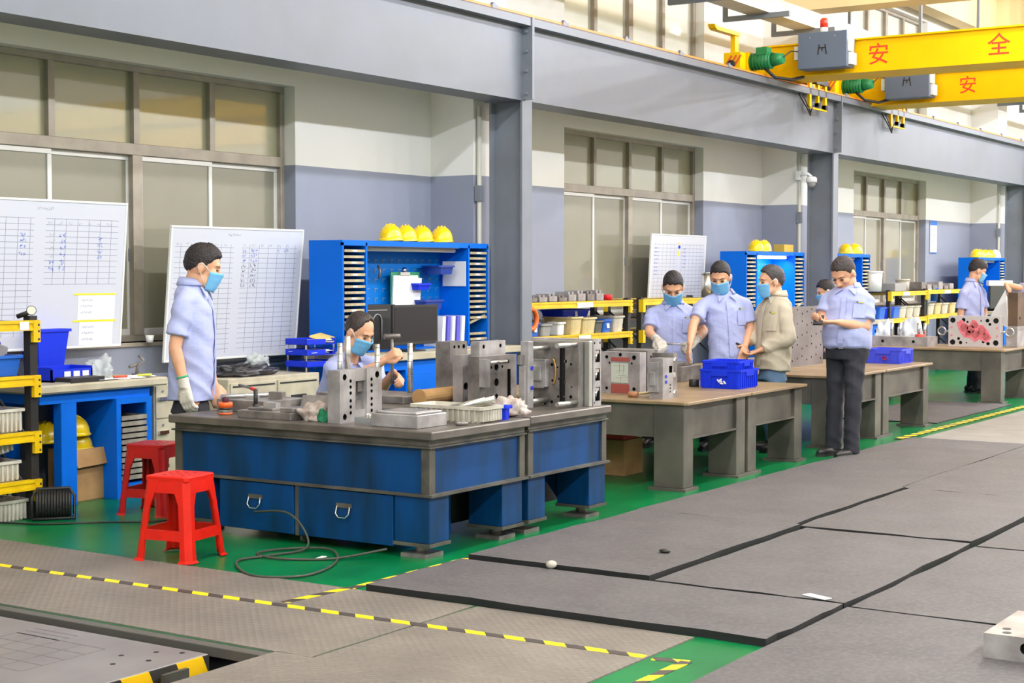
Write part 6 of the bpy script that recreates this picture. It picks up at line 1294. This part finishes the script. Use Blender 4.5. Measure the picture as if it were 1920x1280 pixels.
    fs = [(i * n + k, i * n + (k + 1) % n, (i + 1) * n + (k + 1) % n, (i + 1) * n + k) for i in range(m) for k in range(n)]
    MB().add(vs, fs, True).build('hair', hair_c or M_hair, t)
    # ---- face
    if eyes:
        e = MB(); b_ = MB()
        for s_ in (-1, 1):
            e.ell(hp(0.079, s_ * 0.031, 0.0), (0.008 * hs, 0.014 * hs, 0.0042 * hs), 10, 6, HM)
            b_.tube([hp(0.086, s_ * 0.014, 0.02), hp(0.083, s_ * 0.032, 0.025), hp(0.068, s_ * 0.048, 0.02)], [0.003 * hs, 0.004 * hs, 0.002 * hs], 6)
        e.build('eye', M_eye, t); b_.build('eyebrow', M_brow, t)
    if mask:
        g1 = []; g2 = []; na, nz_ = 16, 9
        for i in range(nz_ + 1):
            u = i / nz_; z = -0.008 - 0.115 * u
            for k in range(na + 1):
                a = R(-72 + 144 * k / na); sc_ = 1.0 - 0.16 * u ** 2.2; ex = math.exp(-(a / 0.45) ** 2)
                x = 0.025 + (0.074 * math.cos(a) + 0.023 * ex * (1 - 0.75 * u)) * sc_; y = 0.079 * math.sin(a) * (1 - 0.14 * u); z2 = z + 0.022 * (1 - math.cos(a)) * (1 - 2 * u) * -1 * 0.6
                pl = 0.0015 * math.sin(u * 19)
                g1.append(hp(x + pl, y, z2)); g2.append(hp(x - 0.004, y * 0.96, z2))
        W_ = na + 1; fs = []; o2 = len(g1)
        for i in range(nz_):
            for k in range(na): q = (i * W_ + k, i * W_ + k + 1, (i + 1) * W_ + k + 1, (i + 1) * W_ + k); fs += [q, tuple(o2 + x for x in reversed(q))]
        for k in range(na): fs += [(k, o2 + k, o2 + k + 1, k + 1), (nz_ * W_ + k, nz_ * W_ + k + 1, o2 + nz_ * W_ + k + 1, o2 + nz_ * W_ + k)]
        for i in range(nz_): fs += [(i * W_, (i + 1) * W_, o2 + (i + 1) * W_, o2 + i * W_), (i * W_ + na, o2 + i * W_ + na, o2 + (i + 1) * W_ + na, (i + 1) * W_ + na)]
        mo = MB().add(g1 + g2, fs, True).build('face_mask', M_mask, t)
        lp = MB()
        for s_ in (-1, 1):
            lp.tube([hp(0.045, s_ * 0.073, -0.02), hp(0.015, s_ * 0.083, 0.008), hp(-0.012, s_ * 0.088, 0.018), hp(-0.024, s_ * 0.088, -0.005), hp(0.0, s_ * 0.082, -0.04), hp(0.045, s_ * 0.066, -0.105)], 0.0022 * hs, 5)
        lp.build('ear_loop', M_white, mo)
    else:
        MB().ell(hp(0.088, 0, -0.068), (0.008 * hs, 0.024 * hs, 0.0045 * hs), 10, 6, HM).ell(hp(0.087, 0, -0.077), (0.009 * hs, 0.02 * hs, 0.0055 * hs), 10, 6, HM).build('mouth', M_lip, t)
    for sd in gloves:
        wr, d, pn, sg, cu = hd[sd]; gm = MB(); hand(gm, wr, d, pn, sg, cu, s=hs * 0.98, fat=0.0055, thumb=thumb); d_ = V(d).normalized(); el = j['el' + sd]
        gm.cyl(wr + (el - wr).normalized() * 0.05, wr + d_ * 0.02, 0.037, 0.036, 14)
        gl = link_mesh('glove', remesh(gm, 'glove', M_glove, 0.0055, 3), t)
        MB().cyl(wr + (el - wr).normalized() * 0.058, wr + (el - wr).normalized() * 0.046, 0.0385, n=14).build('glove_cuff', mat('glove_hem', (60, 170, 120), 0.8) if lb.startswith('standing') else M_glove, gl)
    return t
PP = {
 'p1': {'head': (7.354, 7.175, 1.611), 'neck': (7.315, 7.227, 1.505), 'pelvis': (7.279, 7.224, 0.775), 'shR': (7.152, 7.155, 1.376), 'elR': (7.093, 7.169, 1.102), 'wrR': (7.117, 7.113, 0.868), 'fgR': (7.109, 7.078, 0.726), 'shL': (7.461, 7.358, 1.368), 'elL': (7.504, 7.307, 1.089), 'wrL': (7.436, 7.173, 0.854)},
 'p2': {'head': (9.044, 7.257, 1.140), 'neck': (9.075, 7.378, 0.955), 'pelvis': (9.073, 7.532, 0.543), 'shR': (8.862, 7.369, 0.879), 'elR': (8.770, 7.190, 0.766), 'wrR': (8.863, 6.880, 0.952), 'fgR': (8.903, 6.824, 1.028), 'shL': (9.255, 7.280, 0.882), 'elL': (9.149, 7.153, 0.694), 'wrL': (8.972, 6.888, 0.858), 'fgL': (8.973, 6.797, 0.884)},
 'p3': {'head': (12.684, 6.563, 1.445), 'neck': (12.750, 6.597, 1.304), 'pelvis': (12.730, 6.584, 0.758), 'shR': (12.640, 6.756, 1.193), 'elR': (12.515, 6.715, 1.033), 'wrR': (12.395, 6.565, 0.978), 'fgR': (12.407, 6.507, 0.941), 'shL': (12.855, 6.428, 1.193), 'elL': (12.783, 6.306, 1.043), 'wrL': (12.579, 6.283, 0.964), 'fgL': (12.537, 6.309, 0.941)},
 'p4': {'head': (12.710, 6.105, 1.537), 'neck': (12.759, 6.091, 1.394), 'pelvis': (12.756, 6.049, 0.811), 'shR': (12.606, 6.225, 1.286), 'elR': (12.418, 6.225, 1.121), 'wrR': (12.262, 6.177, 0.964), 'fgR': (12.221, 6.176, 0.850), 'shL': (12.859, 5.930, 1.285), 'elL': (12.875, 5.889, 1.081), 'wrL': (12.734, 5.874, 0.930), 'fgL': (12.693, 5.875, 0.852)},
 'p5': {'head': (12.878, 5.694, 1.499), 'neck': (12.899, 5.651, 1.382), 'pelvis': (12.855, 5.667, 0.733), 'shR': (12.975, 5.817, 1.247), 'elR': (12.922, 5.863, 1.033), 'wrR': (12.791, 5.875, 0.957), 'fgR': (12.753, 5.930, 0.919), 'shL': (12.800, 5.537, 1.244), 'elL': (12.774, 5.483, 0.999), 'wrL': (12.699, 5.700, 0.903), 'fgL': (12.678, 5.767, 0.870)},
 'p6': {'head': (12.863, 5.016, 1.570), 'neck': (12.915, 4.982, 1.455), 'pelvis': (12.883, 4.989, 0.915), 'shR': (12.886, 5.163, 1.340), 'elR': (12.793, 5.183, 1.180), 'wrR': (12.606, 5.102, 1.154), 'fgR': (12.496, 5.124, 1.175), 'shL': (12.916, 4.824, 1.324), 'elL': (12.841, 4.813, 1.112), 'wrL': (12.599, 4.966, 1.157), 'fgL': (12.518, 5.052, 1.148), 'anR': (12.881, 5.106, 0.066), 'anL': (12.795, 4.908, 0.054), 'knR': (12.888, 5.093, 0.496), 'knL': (12.802, 4.896, 0.510)},
 'p7': {'head': (20.589, 6.189, 1.605), 'neck': (20.549, 6.238, 1.472), 'pelvis': (20.515, 6.233, 0.747), 'shR': (20.325, 6.293, 1.307), 'elR': (20.296, 6.316, 1.030), 'wrR': (20.257, 6.266, 0.789), 'shL': (20.755, 6.186, 1.317), 'elL': (20.768, 6.144, 1.036), 'wrL': (20.587, 6.129, 0.817)},
 'p8': {'head': (21.014, 5.378, 1.653), 'neck': (20.983, 5.407, 1.424), 'pelvis': (20.941, 5.413, 0.681), 'shR': (20.724, 5.522, 1.343), 'elR': (20.511, 5.668, 1.392), 'wrR': (20.391, 5.764, 1.426), 'fgR': (20.405, 5.699, 1.338), 'shL': (21.221, 5.309, 1.318), 'elL': (21.075, 5.235, 1.028), 'wrL': (20.754, 5.355, 0.965)},
 'p9': {'head': (18.687, 7.524, 1.343), 'neck': (18.710, 7.475, 1.169), 'pelvis': (18.715, 7.431, 0.714), 'shR': (18.759, 7.572, 1.046), 'elR': (18.638, 7.556, 0.814), 'wrR': (18.482, 7.422, 0.723), 'shL': (18.691, 7.312, 1.051), 'elL': (18.690, 7.295, 0.818), 'wrL': (18.470, 7.347, 0.712)}}
p = PP['p1']; build_person('standing worker in pale blue shirt looking down beside the ruled whiteboard', (7.28, 7.24), p, (0.68, -0.73), 1.17, (0.66, -0.70, -0.28), 0.98, gloves='R', curl=(0.6, 0.55), palms=((0.3, 0.3, 0.2), (0.75, 0.1, 0.1)), hairF=0.46, hv=1.25, depthk=1.12, badge='none')
p = PP['p2']; build_person('seated worker with receding hair gripping a hammer over the blue bench', (9.05, 7.42), p, (-0.05, -1.0), 1.17, (0.0, -0.9, -0.5), 1.0, seated=True, curl=(0.95, 1.25), palms=((-0.5, 0.2, -0.6), (0.6, -0.6, 0.1)), hairF=0.86, badge='none', hair_c=mat('thin_hair', (72, 60, 58), 0.6, scale=60, c2=(46, 38, 38)), dirs=((-0.25, -0.7, -0.25), (0.1, -0.8, 0.55)))
p = PP['p3']; build_person('masked worker in white gloves bending over the brown table', (12.68, 6.68), p, (-1.0, -0.25), 1.16, (-0.8, -0.42, -0.62), 0.98, gloves='LR', curl=(0.95, 0.95), palms=((0, 0.3, -0.9), (0, -0.3, -0.9)), dirs=((-0.5, 0.5, -0.25), (-0.5, -0.55, -0.25)))
p = PP['p4']; build_person('tall masked worker pointing down at the mould on the table', (12.72, 6.12), p, (-0.95, -0.3), 1.12, (-0.86, -0.2, -0.42), 0.98, curl=(0.35, 0.25), palms=((0.6, 0.6, 0), (0.5, -0.5, -0.2)))
p = PP['p5']; build_person('man in tan work jacket and mask talking beside the crates', (12.9, 5.62), p, (-0.72, 0.68), 1.14, (-0.68, 0.72, -0.12), 1.02, shirt=M_jacket, trouser=M_jeans, sleeve='long', curl=(0.5, 0.7), palms=((0, 0.2, 0.6), (0.2, -0.4, 0.8)), hairF=0.62, hair_c=mat('greying_hair', (78, 70, 70), 0.6, scale=60, c2=(46, 42, 44)), depthk=1.05)
p = PP['p6']; build_person('unmasked man in pale blue shirt and black trousers looking at his phone', (12.86, 5.03), p, (-0.97, 0.25), 1.2, (-0.9, 0.25, -0.72), 1.12, mask=False, tuck=True, curl=(0.55, 0.6), palms=((0, 0.35, 0.9), (0, -0.5, 0.85)), dirs=((-0.55, 0.75, 0.0), (-0.85, 0.15, 0.12)), ank={'L': p['anL'], 'R': p['anR']}, knee={'L': p['knL'], 'R': p['knR']}, hairF=0.5, hv=0.45, depthk=1.12, hair_c=mat('cropped_hair', (70, 58, 54), 0.7, scale=70, c2=(48, 40, 40)))
p = PP['p7']; build_person('masked worker standing behind the pink marked mould plate', (20.55, 6.2), p, (0.55, -0.83), 1.16, (0.5, -0.75, -0.35), 1.0, hairF=0.28, hv=1.7, badge='none', curl=(0.5, 0.4))
p = PP['p8']; build_person('worker at the right picture edge reaching an arm in with papers', (20.9, 5.5), p, (-0.75, 0.65), 1.16, None, 1.0, curl=(0.5, 1.1), palms=((0, 0, -1), (0, 0, -1)), badge='none')
p = PP['p9']; build_person('half hidden seated worker behind the shoulder of the phone man', (18.75, 7.4), p, (-0.6, 0.8), 1.16, None, 0.95, seated=True, badge='none')
# things in their hands
t = thing('hammer', 'hammer with dark head held upright by the seated man', 'hammer', (8.9, 6.845, 0.95)); MB().cyl((0.0, 0.0, -0.17), (0.0, 0.0, 0.16), 0.011, n=10).build('handle', M_steel_d, t); MB().cyl((-0.05, 0.03, 0.17), (0.05, -0.03, 0.17), 0.02, n=12).build('hammer_head', M_steel_d, t)
t = thing('phone', 'dark smartphone held in both hands by the unmasked man', 'phone', (12.49, 5.09, 1.175), 0); M_ = Matrix.Rotation(R(14), 4, 'Z') @ Matrix.Rotation(R(-28), 4, 'Y'); MB().cbox((0, 0, 0), (0.155, 0.078, 0.01)).xf(M_).build('phone_case', M_rblk, t); MB().cbox((0, 0, 0.0055), (0.145, 0.07, 0.001)).xf(M_).build('phone_screen', mat('phone_glass', (60, 62, 70), 0.1), t)
o = MB().cyl((0, 0, 0), (0.1, -0.22, -0.005), 0.008, n=8).build('steel_rod', M_steel_l, None, 0, (12.40, 6.52, 0.945)); tag(o, 'thin steel rod held between two white gloves', 'rod')
t = thing('phone', 'black handset in the hand of the tan jacket man', 'phone', (12.74, 5.92, 0.935)); M_ = Matrix.Rotation(R(120), 4, 'Z') @ Matrix.Rotation(R(-20), 4, 'Y'); MB().cbox((0, 0, 0), (0.15, 0.075, 0.02)).xf(M_).build('handset', M_rblk, t)
o = MB().add([(0, 0, 0), (0.02, -0.02, -0.1), (0.05, -0.03, -0.5), (0.02, 0.2, -0.36), (0.004, 0, 0), (0.024, -0.02, -0.1), (0.054, -0.03, -0.5), (0.024, 0.2, -0.36)], [(0, 1, 2, 3), (7, 6, 5, 4), (0, 4, 5, 1), (1, 5, 6, 2), (2, 6, 7, 3), (3, 7, 4, 0)]).build('paper_sheet', M_paper, None, 0, (20.36, 5.76, 1.36)); tag(o, 'white sheet hanging from the hand at the right picture edge', 'paper')
o = MB().obox((0, 0, 0), (0.3, 0.3, 0.07), 0.4).build('paper_stack', M_paper, None, 0.004, (20.75, 5.95, 1.44)); tag(o, 'thick stack of white papers at the far right behind the masked worker', 'paper')
dup(bpy.data.objects['stool'], (9.07, 7.56, 0.0), R(5), 'red plastic stool under the seated man')
dup(bpy.data.objects['stool'], (18.75, 7.45, 0.0), R(20), 'red plastic stool under the half hidden worker')
# ================================================================== pieces that can be picked apart become parts of their own
SPLIT = ('beam_connector', 'hand_grip', 'eye', 'eyebrow', 'ear_loop', 'blue_plug', 'orange_band', 'end_disc', 'riser', 'suspension_rod', 'bolt_hole', 'pink_dot', 'lock_screw', 'collector_shoe', 'magnet_strip', 'red_patch', 'latch_bolt', 'warning_stripe', 'paper_sheet', 'ridge', 'slot_mark', 'blue_band', 'cooling_fin', 'junction_box', 'trim', 'strip', 'ejector_tip', 'key_block', 'slot_insert')
STUFFP = ('rib', 'peg_slot', 'seat_dimple', 'oil_groove')
def islands(me):
    n = len(me.vertices); par = list(range(n))
    def find(a):
        while par[a] != a: par[a] = par[par[a]]; a = par[a]
        return a
    for e in me.edges:
        a, b = find(e.vertices[0]), find(e.vertices[1])
        if a != b: par[a] = b
    g = {}
    for i in range(n): g.setdefault(find(i), []).append(i)
    return list(g.values())
_cache = {}
for o in list(bpy.data.objects):
    if o.type != 'MESH': continue
    nm = o.name.split('.')[0]
    if nm in STUFFP and o.parent is not None: o['kind'] = 'stuff'
    if nm not in SPLIT or o.parent is None: continue
    key = o.data.name
    if key not in _cache:
        me = o.data; isl = islands(me)
        if len(isl) < 2 or len(isl) > 40: _cache[key] = None
        else:
            out = []
            for vs in isl:
                idx = {v: i for i, v in enumerate(vs)}; polys = [p for p in me.polygons if p.vertices[0] in idx]
                nme = bpy.data.meshes.new(nm); nme.from_pydata([me.vertices[v].co[:] for v in vs], [], [[idx[v] for v in p.vertices] for p in polys])
                for q, p in zip(nme.polygons, polys): q.use_smooth = p.use_smooth; q.material_index = p.material_index
                for m in me.materials: nme.materials.append(m)
                nme.update(); out.append(nme)
            _cache[key] = out
    if _cache[key]:
        for k, nme in enumerate(_cache[key]):
            if k == 0: o.data = nme
            else: c = o.copy(); c.data = nme; COL.objects.link(c); c.parent = o.parent
